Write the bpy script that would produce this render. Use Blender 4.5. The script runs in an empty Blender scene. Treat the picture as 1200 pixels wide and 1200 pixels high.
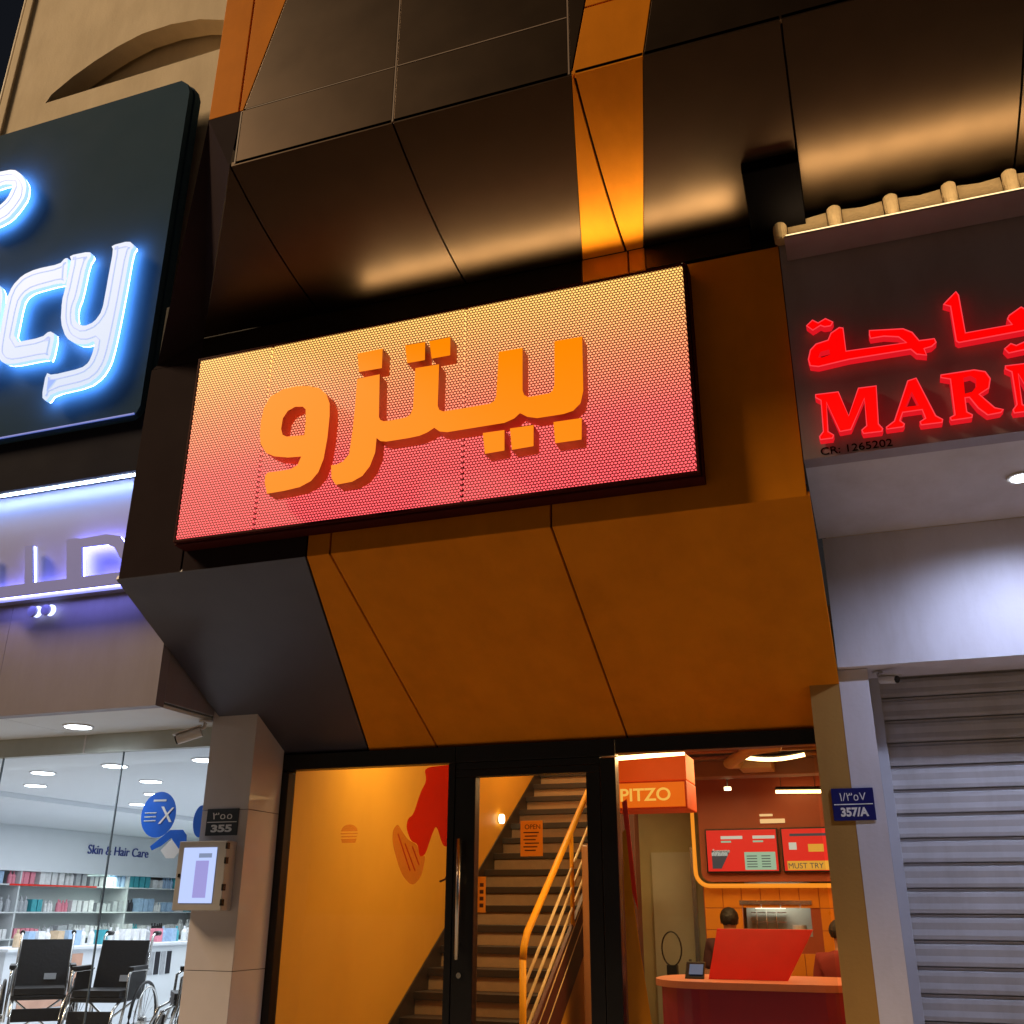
import bpy, bmesh, math, random
from mathutils import Vector, Matrix
random.seed(7)
S = bpy.context.scene
COL = S.collection

# ------------------------------------------------------------------ camera
cam_d = bpy.data.cameras.new('camera'); cam = bpy.data.objects.new('camera', cam_d); COL.objects.link(cam)
rt = Vector((0.94316782, 0.3322903, 0.00419698)); up = Vector((0.12017129, -0.35281278, 0.92794504)); fw = Vector((-0.30982789, 0.87470355, 0.37269342))
m = Matrix((rt, up, -fw)).transposed().to_4x4(); m.translation = Vector((0, -7, 1.6))
cam.matrix_world = m
cam_d.sensor_width = 36; cam_d.lens = 36 * 1160.76 / 1200
cam_d.clip_start = 0.05; cam_d.clip_end = 1000
S.camera = cam

# ------------------------------------------------------------------ world, sun, exposure
SUN_DIR = Vector((-0.95, -0.46, 0.84)).normalized()      # towards the light
W = bpy.data.worlds.new('World'); S.world = W; W.use_nodes = True
nt = W.node_tree; nt.nodes.clear()
sky = nt.nodes.new('ShaderNodeTexSky'); sky.sky_type = 'NISHITA'; sky.sun_disc = False
sky.sun_elevation = math.radians(-2.6); sky.sun_rotation = math.radians(200)
bg = nt.nodes.new('ShaderNodeBackground'); bg.inputs['Strength'].default_value = 0.14
wo = nt.nodes.new('ShaderNodeOutputWorld')
nt.links.new(sky.outputs[0], bg.inputs[0]); nt.links.new(bg.outputs[0], wo.inputs[0])
sd = bpy.data.lights.new('street_glow', 'SUN'); so = bpy.data.objects.new('street_glow', sd); COL.objects.link(so)
sd.energy = 3.4; sd.angle = math.radians(14); sd.color = (1.0, 0.70, 0.40)
so.rotation_euler = SUN_DIR.to_track_quat('Z', 'Y').to_euler()
S.view_settings.view_transform = 'Standard'; S.view_settings.look = 'None'
S.view_settings.exposure = 0; S.view_settings.gamma = 1; S.view_settings.use_curve_mapping = False
S.cycles.max_bounces = 8; S.cycles.transparent_max_bounces = 12
S.cycles.sample_clamp_indirect = 3.0; S.cycles.use_denoising = True

def area(name, loc, size, power, color, target=None, direction=None, spread=180, shape='RECTANGLE'):
    d = bpy.data.lights.new(name, 'AREA'); o = bpy.data.objects.new(name, d); COL.objects.link(o)
    d.shape = shape; d.size = size[0]; d.size_y = size[1]; d.energy = power; d.color = color; d.spread = math.radians(spread)
    o.location = loc
    v = Vector(direction) if direction else Vector(target) - Vector(loc)
    o.rotation_euler = (-v).to_track_quat('Z', 'X' if abs(v.x) < abs(v.y) and False else 'Y').to_euler()
    return o

# ------------------------------------------------------------------ materials
MATS = {}
def mat(name, color, rough=0.6, metal=0.0, var=0.06, scale=6.0, bump=0.0, bscale=60.0, coat=0.0, rvar=0.08, aniso=0.0, spec=0.5, dirt=0.0):
    if name in MATS: return MATS[name]
    m = bpy.data.materials.new(name); m.use_nodes = True; n = m.node_tree.nodes; l = m.node_tree.links
    p = n['Principled BSDF']
    tc = n.new('ShaderNodeTexCoord'); geo = n.new('ShaderNodeNewGeometry')
    no = n.new('ShaderNodeTexNoise'); no.inputs['Scale'].default_value = scale; no.inputs['Detail'].default_value = 6
    l.new(geo.outputs['Position'], no.inputs['Vector'])
    mx = n.new('ShaderNodeMix'); mx.data_type = 'RGBA'
    a = [max(0, c * (1 - var * 2)) for c in color]; b = [min(1, c * (1 + var * 2)) for c in color]
    mx.inputs[6].default_value = (*a, 1); mx.inputs[7].default_value = (*b, 1)
    l.new(no.outputs['Fac'], mx.inputs[0])
    last = mx.outputs[2]
    if dirt > 0:
        n2 = n.new('ShaderNodeTexNoise'); n2.inputs['Scale'].default_value = 1.7; n2.inputs['Detail'].default_value = 9; n2.inputs['Roughness'].default_value = .65
        mp = n.new('ShaderNodeMapping'); mp.inputs['Scale'].default_value = (1.6, 1, .45)
        l.new(geo.outputs['Position'], mp.inputs[0]); l.new(mp.outputs[0], n2.inputs['Vector'])
        r = n.new('ShaderNodeValToRGB'); r.color_ramp.elements[0].position = .42; r.color_ramp.elements[1].position = .68
        l.new(n2.outputs['Fac'], r.inputs[0])
        m2 = n.new('ShaderNodeMix'); m2.data_type = 'RGBA'; m2.blend_type = 'MULTIPLY'
        mm = n.new('ShaderNodeMath'); mm.operation = 'MULTIPLY'; mm.inputs[1].default_value = dirt
        l.new(r.outputs[0], mm.inputs[0]); l.new(mm.outputs[0], m2.inputs[0])
        l.new(last, m2.inputs[6]); m2.inputs[7].default_value = (.45, .38, .3, 1)
        last = m2.outputs[2]
    l.new(last, p.inputs['Base Color'])
    n3 = n.new('ShaderNodeTexNoise'); n3.inputs['Scale'].default_value = 3.1; n3.inputs['Detail'].default_value = 8
    l.new(geo.outputs['Position'], n3.inputs['Vector'])
    mr = n.new('ShaderNodeMapRange'); mr.inputs[3].default_value = max(.02, rough - rvar); mr.inputs[4].default_value = min(1, rough + rvar)
    l.new(n3.outputs['Fac'], mr.inputs[0]); l.new(mr.outputs[0], p.inputs['Roughness'])
    p.inputs['Metallic'].default_value = metal; p.inputs['Coat Weight'].default_value = coat
    p.inputs['Specular IOR Level'].default_value = spec
    p.inputs['Anisotropic'].default_value = aniso
    if bump > 0:
        n4 = n.new('ShaderNodeTexNoise'); n4.inputs['Scale'].default_value = bscale; n4.inputs['Detail'].default_value = 4
        l.new(geo.outputs['Position'], n4.inputs['Vector'])
        bp = n.new('ShaderNodeBump'); bp.inputs['Strength'].default_value = bump; bp.inputs['Distance'].default_value = .01
        l.new(n4.outputs['Fac'], bp.inputs['Height']); l.new(bp.outputs[0], p.inputs['Normal'])
    MATS[name] = m; return m
def emis(name, color, strength):
    if name in MATS: return MATS[name]
    m = bpy.data.materials.new(name); m.use_nodes = True; n = m.node_tree.nodes; l = m.node_tree.links
    p = n['Principled BSDF']; p.inputs['Base Color'].default_value = (color[0]*.12, color[1]*.12, color[2]*.12, 1); p.inputs['Roughness'].default_value = .5
    p.inputs['Emission Color'].default_value = (*color, 1); p.inputs['Emission Strength'].default_value = strength
    MATS[name] = m; return m
def glass(name, tint=(1, 1, 1), refl=1.0):
    if name in MATS: return MATS[name]
    m = bpy.data.materials.new(name); m.use_nodes = True; n = m.node_tree.nodes; l = m.node_tree.links
    n.clear(); out = n.new('ShaderNodeOutputMaterial'); tr = n.new('ShaderNodeBsdfTransparent'); gl = n.new('ShaderNodeBsdfGlossy')
    tr.inputs[0].default_value = (*tint, 1); gl.inputs['Roughness'].default_value = .015
    fr = n.new('ShaderNodeFresnel'); fr.inputs[0].default_value = 1.5
    ge = n.new('ShaderNodeNewGeometry'); inv = n.new('ShaderNodeMath'); inv.operation = 'SUBTRACT'; inv.inputs[0].default_value = 1.0; l.new(ge.outputs['Backfacing'], inv.inputs[1])
    fm = n.new('ShaderNodeMath'); fm.operation = 'MULTIPLY'; l.new(fr.outputs[0], fm.inputs[0]); l.new(inv.outputs[0], fm.inputs[1])
    mu = n.new('ShaderNodeMath'); mu.operation = 'MULTIPLY'; mu.inputs[1].default_value = refl; mu.use_clamp = True
    mx = n.new('ShaderNodeMixShader')
    l.new(fm.outputs[0], mu.inputs[0]); l.new(mu.outputs[0], mx.inputs[0]); l.new(tr.outputs[0], mx.inputs[1]); l.new(gl.outputs[0], mx.inputs[2]); l.new(mx.outputs[0], out.inputs[0])
    MATS[name] = m; return m

M_orange = mat('orange_composite_panel', (0.72, 0.235, 0.010), .6, var=.05, rvar=.05, spec=.03, bump=.03, bscale=1.2, dirt=.22)
M_dark = mat('bronze_black_panel', (0.050, 0.029, 0.015), .42, metal=.95, var=.08, rvar=.05, bump=.006, bscale=1.2)
M_pier = mat('black_pier_panel', (0.026, 0.017, 0.020), .75, spec=.02)
M_char = mat('charcoal_panel', (0.052, 0.050, 0.076), .42, metal=.2, var=.06, rvar=.06)
M_black = mat('black_aluminium', (0.010, 0.009, 0.010), .35, metal=.3)
M_matt = mat('matt_black', (0.0025, 0.002, 0.002), .95, spec=.0)
M_seam = mat('seam_shadow_gap', (0.012, 0.008, 0.006), .8)
M_cream = mat('cream_render', (0.80, 0.66, 0.46), .85, var=.06, scale=2.0, bump=.25, bscale=50, dirt=.25)
M_beige = mat('beige_cladding', (0.27, 0.25, 0.31), .5, var=.04, scale=2, dirt=.25)
M_strip = mat('grey_cladding', (0.27, 0.27, 0.42), .5, var=.04, scale=3, bump=.05, bscale=3)
M_teal = mat('teal_sign_panel', (0.030, 0.070, 0.120), .75, var=.03, rvar=.05, spec=.02)
M_navy = mat('dark_navy_fascia', (0.016, 0.016, 0.028), .7, spec=.03)
M_marble = mat('pale_stone_cladding', (0.62, 0.58, 0.61), .22, var=.07, scale=3, rvar=.06, coat=.3)
M_white = mat('white_paint', (0.66, 0.63, 0.70), .6, var=.03, scale=3, bump=.1, bscale=40, dirt=.28)
M_marm = mat('grey_brown_fascia', (0.32, 0.26, 0.29), .45, var=.06, scale=2, dirt=.3)
M_tile = mat('sand_roof_tile', (0.38, 0.25, 0.13), .8, var=.12, scale=18, bump=.3, bscale=60)
M_slat = mat('grey_shutter_steel', (0.50, 0.48, 0.50), .65, metal=.0, var=.09, scale=4, dirt=.4, bump=.05, bscale=6, spec=.25)
M_rail = mat('pale_shutter_rail', (0.5, 0.5, 0.55), .5, metal=.2)
M_brown = mat('ochre_painted_wall', (0.42, 0.22, 0.045), .7, var=.05, scale=3, bump=.12, bscale=50, dirt=.2)
M_ground = mat('asphalt', (0.06, 0.055, 0.05), .8, var=.15, scale=30, bump=.5, bscale=120)
M_pave = mat('paving', (0.30, 0.27, 0.23), .75, var=.1, scale=8, bump=.2, bscale=80)
M_kerb = mat('kerb_stone', (0.35, 0.33, 0.30), .8)
M_steel = mat('brushed_steel', (0.62, 0.60, 0.57), .25, metal=1.0, var=.04)
M_int_o = mat('interior_orange_wall', (0.80, 0.40, 0.035), .5, var=.05, scale=1.5, bump=.06, bscale=30, dirt=.12)
M_int_floor = mat('interior_floor_tile', (0.20, 0.14, 0.10), .3, var=.08)
M_ceil_d = mat('dark_ceiling', (0.17, 0.085, 0.045), .85, var=.2, scale=5)
M_tread = mat('stair_tread_stone', (0.028, 0.015, 0.009), .45, var=.12, scale=20)
M_riser = mat('stair_riser', (0.36, 0.22, 0.11), .5, var=.1, scale=12)
M_rail_o = mat('orange_railing_paint', (0.95, 0.42, 0.015), .45, spec=.2)
M_bar = mat('cream_railing_bar', (0.95, 0.72, 0.38), .4)
M_maroon = mat('maroon_stringer', (0.10, 0.025, 0.018), .5)
M_phw = mat('pharmacy_white', (0.72, 0.76, 0.80), .55, var=.02)
M_phfl = mat('pharmacy_floor', (0.55, 0.56, 0.58), .25, var=.04)
M_glass = glass('shop_glass', (.93, .95, .94), .9)
M_glass2 = glass('pharmacy_glass', (.94, .955, .97), 1.1)
M_red = mat('red_gloss', (0.78, 0.018, 0.010), .3)
M_plum = mat('plum_counter', (0.40, 0.030, 0.10), .22, var=.04)
M_salmon = mat('salmon_worktop', (0.75, 0.28, 0.18), .35)
M_olive = mat('olive_grey_wall', (0.34, 0.30, 0.16), .7)
M_grey_door = mat('grey_green_door', (0.36, 0.36, 0.28), .5)
M_rb = mat('red_brown_panel', (0.34, 0.07, 0.022), .5)
M_plastic = mat('white_plastic', (0.62, 0.60, 0.60), .4)
M_lens = mat('black_plastic', (0.012, 0.012, 0.013), .25)

def paper(name, color):
    m = mat(name, color, .6); n = m.node_tree.nodes; l = m.node_tree.links
    tr = n.new('ShaderNodeBsdfTranslucent'); tr.inputs[0].default_value = (*color, 1); mx = n.new('ShaderNodeMixShader'); mx.inputs[0].default_value = .7
    l.new(n['Principled BSDF'].outputs[0], mx.inputs[1]); l.new(tr.outputs[0], mx.inputs[2]); l.new(mx.outputs[0], n['Material Output'].inputs[0])
    return m
def vinyl(name, color, thru=.55):
    if name in MATS: return MATS[name]
    m = mat(name, color, .5, var=.10, scale=9); n = m.node_tree.nodes; l = m.node_tree.links
    tr = n.new('ShaderNodeBsdfTransparent'); tr.inputs[0].default_value = (*[min(1, c*1.25) for c in color], 1); mx = n.new('ShaderNodeMixShader'); mx.inputs[0].default_value = thru
    l.new(n['Principled BSDF'].outputs[0], mx.inputs[1]); l.new(tr.outputs[0], mx.inputs[2]); l.new(mx.outputs[0], n['Material Output'].inputs[0])
    return m
# ------------------------------------------------------------------ mesh helpers
def link(name, me, mt=None, parent=None):
    o = bpy.data.objects.new(name, me); COL.objects.link(o)
    if mt is not None: me.materials.clear(); me.materials.append(mt)
    if parent is not None: o.parent = parent
    return o
def finish(bm, name, mt, parent=None, smooth=False):
    bmesh.ops.recalc_face_normals(bm, faces=bm.faces)
    me = bpy.data.meshes.new(name); bm.to_mesh(me); bm.free()
    if smooth:
        for p in me.polygons: p.use_smooth = True
    return link(name, me, mt, parent)
def bbox(bm, x0, x1, y0, y1, z0, z1):
    vs = [bm.verts.new((x, y, z)) for x in (x0, x1) for y in (y0, y1) for z in (z0, z1)]
    for f in ((0,1,3,2),(4,6,7,5),(0,4,5,1),(2,3,7,6),(0,2,6,4),(1,5,7,3)): bm.faces.new([vs[i] for i in f])
    return vs
def box(name, x0, x1, y0, y1, z0, z1, mt, parent=None, bev=0.0):
    bm = bmesh.new(); bbox(bm, x0, x1, y0, y1, z0, z1)
    if bev: bmesh.ops.bevel(bm, geom=bm.edges[:], offset=bev, segments=2, affect='EDGES', profile=.6)
    return finish(bm, name, mt, parent)
def slab(name, pts, off, mt, parent=None, bev=0.0):
    """planar polygon pts (3D) thickened by the vector off"""
    bm = bmesh.new(); off = Vector(off)
    a = [bm.verts.new(p) for p in pts]; b = [bm.verts.new(Vector(p) + off) for p in pts]
    n = len(pts)
    bm.faces.new(a); bm.faces.new(b[::-1])
    for i in range(n): bm.faces.new((a[i], b[i], b[(i+1) % n], a[(i+1) % n]))
    if bev:
        es = [e for e in bm.edges if e.verts[0] in a and e.verts[1] in a]
        bmesh.ops.bevel(bm, geom=es, offset=bev, segments=2, affect='EDGES', profile=.6)
    return finish(bm, name, mt, parent)
def tube_bm(bm, pts, r, seg=10, caps=True):
    pts = [Vector(p) for p in pts]; rings = []
    for i, p in enumerate(pts):
        d = (pts[min(i+1, len(pts)-1)] - pts[max(i-1, 0)]).normalized()
        u = d.cross(Vector((0, 0, 1)));  u = u if u.length > 1e-3 else d.cross(Vector((0, 1, 0))); u.normalize(); v = d.cross(u)
        rr = r[i] if isinstance(r, (list, tuple)) else r
        rings.append([bm.verts.new(p + (u*math.cos(t) + v*math.sin(t))*rr) for t in [2*math.pi*k/seg for k in range(seg)]])
    for a, b in zip(rings, rings[1:]):
        for k in range(seg): bm.faces.new((a[k], a[(k+1) % seg], b[(k+1) % seg], b[k]))
    if caps: bm.faces.new(rings[0][::-1]); bm.faces.new(rings[-1])
def tube(name, pts, r, mt, parent=None, seg=10):
    bm = bmesh.new(); tube_bm(bm, pts, r, seg); o = finish(bm, name, mt, parent, True)
    return o
def disc(name, c, r, h, mt, parent=None, axis='z', seg=28):
    d = {'z': Vector((0,0,1)), 'y': Vector((0,1,0)), 'x': Vector((1,0,0))}[axis]
    bm = bmesh.new(); tube_bm(bm, [Vector(c) - d*h/2, Vector(c) + d*h/2], r, seg); return finish(bm, name, mt, parent)
def empty(name, loc=(0, 0, 0), rz=0.0):
    o = bpy.data.objects.new(name, None); COL.objects.link(o); o.location = loc; o.rotation_euler[2] = rz; o.empty_display_size = .1; return o
def tag(o, label, cat, group=None):
    o['label'] = label; o['category'] = cat
    if group: o['group'] = group
    return o
def struct(o): o['kind'] = 'structure'; return o
def stuff(o): o['kind'] = 'stuff'; return o
def curve_mesh(polys, extrude, bevel=0.0):
    """filled 2D outlines (holes allowed) in the XZ plane, front towards -Y, centred on y=0"""
    cd = bpy.data.curves.new('outline', 'CURVE'); cd.dimensions = '2D'; cd.fill_mode = 'BOTH'; cd.extrude = extrude; cd.bevel_depth = bevel; cd.bevel_resolution = 2; cd.offset = -bevel
    for poly in polys:
        sp = cd.splines.new('POLY'); sp.points.add(len(poly)-1); sp.use_cyclic_u = True
        for i, (x, z) in enumerate(poly): sp.points[i].co = (x, z, 0, 1)
    o = bpy.data.objects.new('outline', cd); COL.objects.link(o)
    bpy.context.view_layer.update()
    me = bpy.data.meshes.new_from_object(o.evaluated_get(bpy.context.evaluated_depsgraph_get()))
    bpy.data.objects.remove(o); bpy.data.curves.remove(cd)
    me.transform(Matrix.Rotation(math.pi/2, 4, 'X')); return me
def outline(name, polys, y, depth, mt, parent=None, bevel=0.0):
    me = curve_mesh(polys, depth/2, bevel); me.transform(Matrix.Translation((0, y, 0)))
    return link(name, me, mt, parent)
def text(name, body, x, y, z, size, mt, parent=None, extrude=.002, width=None, rz=0.0, align='LEFT', bold=0.0):
    cd = bpy.data.curves.new('txt', 'FONT'); cd.body = body; cd.size = size; cd.extrude = extrude; cd.align_x = align; cd.offset = bold
    o = bpy.data.objects.new('txt', cd); COL.objects.link(o); bpy.context.view_layer.update()
    me = bpy.data.meshes.new_from_object(o.evaluated_get(bpy.context.evaluated_depsgraph_get()))
    bpy.data.objects.remove(o); bpy.data.curves.remove(cd)
    if width and len(me.vertices):
        xs = [v.co.x for v in me.vertices]; me.transform(Matrix.Scale(width/(max(xs)-min(xs)), 4, (1, 0, 0)))
    me.transform(Matrix.Translation((x, y, z)) @ Matrix.Rotation(rz, 4, 'Z') @ Matrix.Rotation(math.pi/2, 4, 'X'))
    return link(name, me, mt, parent)
def round_poly(pts, k=2):
    for _ in range(k):
        out = []
        for i in range(len(pts)):
            a = pts[i]; b = pts[(i+1) % len(pts)]
            out += [(a[0]*.8+b[0]*.2, a[1]*.8+b[1]*.2), (a[0]*.2+b[0]*.8, a[1]*.2+b[1]*.8)]
        pts = out
    return pts

def inset(p, d):
    out = []; n = len(p)
    area_ = sum(p[i][0]*p[(i+1)%n][1]-p[(i+1)%n][0]*p[i][1] for i in range(n)); s_ = 1 if area_ > 0 else -1
    for i in range(n):
        a, b, c_ = Vector(p[i-1]), Vector(p[i]), Vector(p[(i+1)%n]); u = (b-a).normalized(); v = (c_-b).normalized()
        nn = (Vector((-u.y, u.x)) + Vector((-v.y, v.x))); nn = nn.normalized() if nn.length > .1 else Vector((-u.y, u.x)); out.append(tuple(b + nn*d*s_))
    return out

# ================================================================== GROUND
struct(slab('ground', [(-300,-300,0),(300,-300,0),(300,300,0),(-300,300,0)], (0,0,-.2), M_ground))
struct(box('pavement', -30, 30, -4.2, -.02, .004, .10, M_pave))
struct(box('kerb', -30, 30, -4.36, -4.204, .004, .12, M_kerb, bev=.01))

# ================================================================== PIZZA SHOP FACADE
fac = tag(empty('shop_facade', (-2.4, 0, 0)), 'orange and bronze panelled pizza shop front with folded canopy and projecting upper storey', 'shop front')
def fp(o):  # keep world coordinates while parenting to the facade empty
    o.parent = fac; o.matrix_parent_inverse = Matrix.Translation((2.4, 0, 0)); return o
G = .007
FZ = 3.69; SL = lambda y: 2.735 - .53*y
# folded slope
def slope_panel(xt0, xt1, xb0, xb1, mt):
    pts = [(xt0, -1.8, SL(-1.8)), (xt1, -1.8, SL(-1.8)), (xb1, -.004, SL(0)), (xb0, -.004, SL(0))]
    fp(slab('canopy_panel', pts, (0, .01, .03), mt, bev=.003))
slope_panel(-4.72, -3.238-G, -4.72, -3.645-G, M_char)
slope_panel(-3.238+G, -3.067-G, -3.645+G, -3.067-G, M_orange)
slope_panel(-3.067+G, -1.598-G, -3.067+G, -1.598-G, M_orange)
slope_panel(-1.598+G, -.13, -1.598+G, -.118, M_orange)
fp(box('seam_light_stop', -4.69, -.14, .012, .06, 2.733, 2.86, M_seam))  # hidden strip added to block light leaking through the canopy seams
fp(slab('panel_backing', [(-4.70,-1.75,SL(-1.8)+.05),(-.14,-1.75,SL(-1.8)+.05),(-.14,0.02,SL(0)+.05),(-4.70,.02,SL(0)+.05)], (0,.02,.05), M_seam))
# fascia row
def fascia(x0, x1, mt, z0=FZ, z1=5.325):
    fp(slab('fascia_panel', [(x0,-1.8,z0),(x1,-1.8,z0),(x1,-1.8,z1),(x0,-1.8,z1)], (0,.03,0), mt, bev=.003))
fascia(-4.70, -4.19-G, M_pier); fascia(-4.19+G, -3.238-G, M_pier)
fascia(-3.238+G, -3.067-G, M_orange); fascia(-3.067+G, -1.598-G, M_orange); fascia(-1.598+G, -.145, M_orange)
fp(box('facade_core', -4.69, -.15, -1.755, -1.2, 3.8, 5.9, M_seam))
for xa, xb, mt_ in ((-4.262, -1.372, 0), (-1.366, -1.070, 1), (-1.058, -.958, 1), (-.952, -.30, 0)):
    fp(slab('lip_panel', [(xa,-1.801,5.350),(xb,-1.801,5.350),(xb+(.0 if xb > -.9 else 0),-1.801,5.512),(xa,-1.801,5.512)], (0,.03,0), M_orange if mt_ else M_dark, bev=.003))
# soffit of the upper storey, curved in profile
PROF = [(-2.97,5.862),(-2.78,5.775),(-2.60,5.702),(-2.42,5.642),(-2.25,5.595),(-2.10,5.562),(-1.95,5.537),(-1.83,5.522),(-1.82,5.521),(-1.80,5.519)]
def lerp(a, b): return lambda y: a + (b-a)*(y+2.97)/1.17
def soffit(xl, xr, mt, prof=PROF):
    bm = bmesh.new(); L = []; R = []; L2 = []; R2 = []
    for y, z in prof:
        L.append(bm.verts.new((xl(y), y, z))); R.append(bm.verts.new((xr(y), y, z)))
        L2.append(bm.verts.new((xl(y), y, z+.03))); R2.append(bm.verts.new((xr(y), y, z+.03)))
    n = len(prof)
    for i in range(n-1):
        bm.faces.new((L2[i+1], R2[i+1], R2[i], L2[i]))
        bm.faces.new((L[i], L[i+1], L2[i+1], L2[i])); bm.faces.new((R[i+1], R[i], R2[i], R2[i+1]))
    bm.faces.new((L[0], L2[0], R2[0], R[0])); bm.faces.new((R[-1], R2[-1], L2[-1], L[-1]))
    L3 = [bm.verts.new(v.co) for v in L]; R3 = [bm.verts.new(v.co) for v in R]
    for i in range(n-1): bm.faces.new((L3[i], R3[i], R3[i+1], L3[i+1])).smooth = i < n-2
    me = bpy.data.meshes.new('soffit_panel'); bmesh.ops.recalc_face_normals(bm, faces=bm.faces); bm.to_mesh(me); bm.free()
    fp(link('soffit_panel', me, mt))
PR = [(-2.97,5.862),(-2.78,5.775),(-2.60,5.702),(-2.42,5.642),(-2.25,5.595),(-2.05,5.552),(-1.85,5.525),(-1.60,5.510),(-1.58,5.509),(-1.40,5.505)]
c = lambda v: (lambda y: v)
sl, sr = lerp(-1.09, -1.362), lerp(-.694, -.965)
ch = lerp(-3.286, -4.27)
soffit(lambda y: min(ch(y)+.002, -3.293), c(-3.293), M_dark)
soffit(c(-3.281), c(-2.184), M_dark)
soffit(c(-2.172), lambda y: sl(y)-.004, M_dark)
soffit(lambda y: sl(y), lambda y: max(-1.086, sl(y)+.002), M_orange)
soffit(lambda y: max(-1.070, sl(y)+.012), lambda y: sr(y), M_orange)
soffit(lambda y: sr(y)+.004, c(.023), M_dark)
soffit(c(.035), c(1.175), M_dark, PR); soffit(c(1.187), c(2.30), M_dark, PR); soffit(c(2.312), c(3.4), M_dark, PR); soffit(c(3.412), c(4.6), M_dark, PR)
fp(slab('soffit_backing', [(-4.3,-1.40,5.56),(4.6,-1.40,5.56),(4.6,-2.93,5.93),(-3.22,-2.90,5.93)], (0,.0,.05), M_seam))
# black drop box hiding the joint between the two shops
fp(slab('joint_cover', [(-.285,-2.28,5.52),(.03,-2.28,5.52),(.03,-1.84,5.345),(-.285,-1.84,5.345)], (0,.02,.16), M_matt, bev=.008))
fp(slab('lip_panel', [(-4.695,-1.7995,5.328),(-4.265,-1.7995,5.328),(-4.265,-1.7995,5.515),(-4.66,-1.7995,5.355)], (0,.03,0), M_pier))
# chamfer facet at the left end
A, A2, B_, C_, D_ = (-3.505,-2.97,6.297), (-3.262,-2.97,6.297), (-3.293,-2.97,5.862), (-4.27,-1.795,5.517), (-4.66,-1.795,5.35)
bm = bmesh.new(); vs = [bm.verts.new(p) for p in (A, A2, B_, C_, D_)]; vb = [bm.verts.new(Vector(p)+Vector((.012,.03,.012))) for p in (A, A2, B_, C_, D_)]
for f in ((0,1,2),(0,2,3),(0,3,4)): bm.faces.new([vs[i] for i in f])
bmesh.ops.delete(bm, geom=vb, context='VERTS')
fp(finish(bm, 'chamfer_panel', M_pier))
# vertical faces
YF = -2.97
def vface(pts, mt):
    fp(slab('face_panel', [(x, YF, z) for x, z in pts], (0,.03,0), mt, bev=.003))
Z1, Z2 = 6.300, 9.6
lx = lambda z: -1.090 + .178*(z-5.865); rx = lambda z: -.694 + .162*(z-5.865); ox = lambda z: -3.246 + .253*(z-6.3)
z0 = 5.868
vface([(-3.253,z0),(-2.187,z0),(-2.187,Z1-.005),(-3.253,Z1-.005)], M_dark)
vface([(-2.173,z0),(-1.112,z0),(-1.112,Z1-.005),(-2.173,Z1-.005)], M_dark)
vface([(-1.100,z0+.03),(lx(z0+.03)-.006,z0+.03),(lx(Z2)-.006,Z2),(-1.100,Z2)], M_dark)
vface([(lx(z0),z0),(rx(z0),z0),(rx(6.33),6.33),(lx(6.33),6.33)], M_orange)
vface([(lx(6.342),6.342),(rx(6.342),6.342),(rx(Z2),Z2),(lx(Z2),Z2)], M_orange)
vface([(rx(z0)+.006,z0),(.55,z0),(.55,Z2),(rx(Z2)+.006,Z2)], M_dark)
vface([(.562,z0),(1.9,z0),(1.9,Z2),(.562,Z2)], M_dark); vface([(1.912,z0),(4.6,z0),(4.6,Z2),(1.912,Z2)], M_dark)
vface([(-3.505,Z1),(-3.286,Z1),(-3.286,Z2),(-3.505,Z2)], M_orange)
vface([(-3.272,Z1),(ox(Z1)-.004,Z1),(ox(Z2),Z2),(-3.272,Z2)], M_orange)
vface([(ox(Z1)+.006,Z1+.005),(-2.187,Z1+.005),(-2.187,Z2),(ox(Z2)+.006,Z2)], M_dark)
vface([(-2.173,Z1+.005),(-1.112,Z1+.005),(-1.112,Z2),(-2.173,Z2)], M_dark)
fp(box('upper_core', -3.49, 4.6, -2.925, -1.3, 6.32, 9.58, M_seam)); fp(box('upper_core', -3.1, 4.6, -2.925, -1.3, 6.02, 6.30, M_seam))
fp(slab('side_panel', [(-3.51,-2.96,6.3),(-3.51,-1.2,6.3),(-3.51,-1.2,Z2),(-3.51,-2.96,Z2)], (.02,0,0), M_pier))
M_js = mat('joint_sealant', (.24,.17,.13), .6)
for x, a, b in ((-2.18, 5.875, 9.6), (-1.106, 5.875, 9.6), (-3.258, 5.875, 6.29)): fp(box('joint_strip', x-.0045, x+.0045, -2.972, -2.955, a, b, M_js))
fp(box('joint_strip', -2.172, -1.113, -2.972, -2.955, 6.2965, 6.3035, M_js)); fp(box('joint_strip', -3.23, -2.188, -2.971, -2.955, 6.297, 6.303, M_js))
# warm strip lamps under the soffit; the one below the tiles is added
def strip_lamp(x0, x1, y, z, label, power, bx1=None, lift=.022):
    o = tag(empty('linear_uplight', ((x0+x1)/2, y, z)), label, 'light')
    box('housing', -(x1-x0)/2, (x1-x0)/2, -.02, .02, -.010, .006, M_black, o) if y > -1.93 else box('housing', -(x1-x0)/2, (x1-x0)/2, -.012, .220, -.004, .006, M_marm, o)

    box('diffuser', -(x1-x0)/2+.01, (x1-x0)/2-.01, -.012, .012, .008, .014, emis('warm_led_diffuser', (1, .68, .32), 2), o)
    b1 = bx1 or x1
    area('uplight_beam', ((x0+b1)/2, y, z+lift), (b1-x0, .12), power, (1, .80, .46), direction=(0, -.80, .60) if y > -1.93 else (0, -.10, 1), spread=120)

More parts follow.
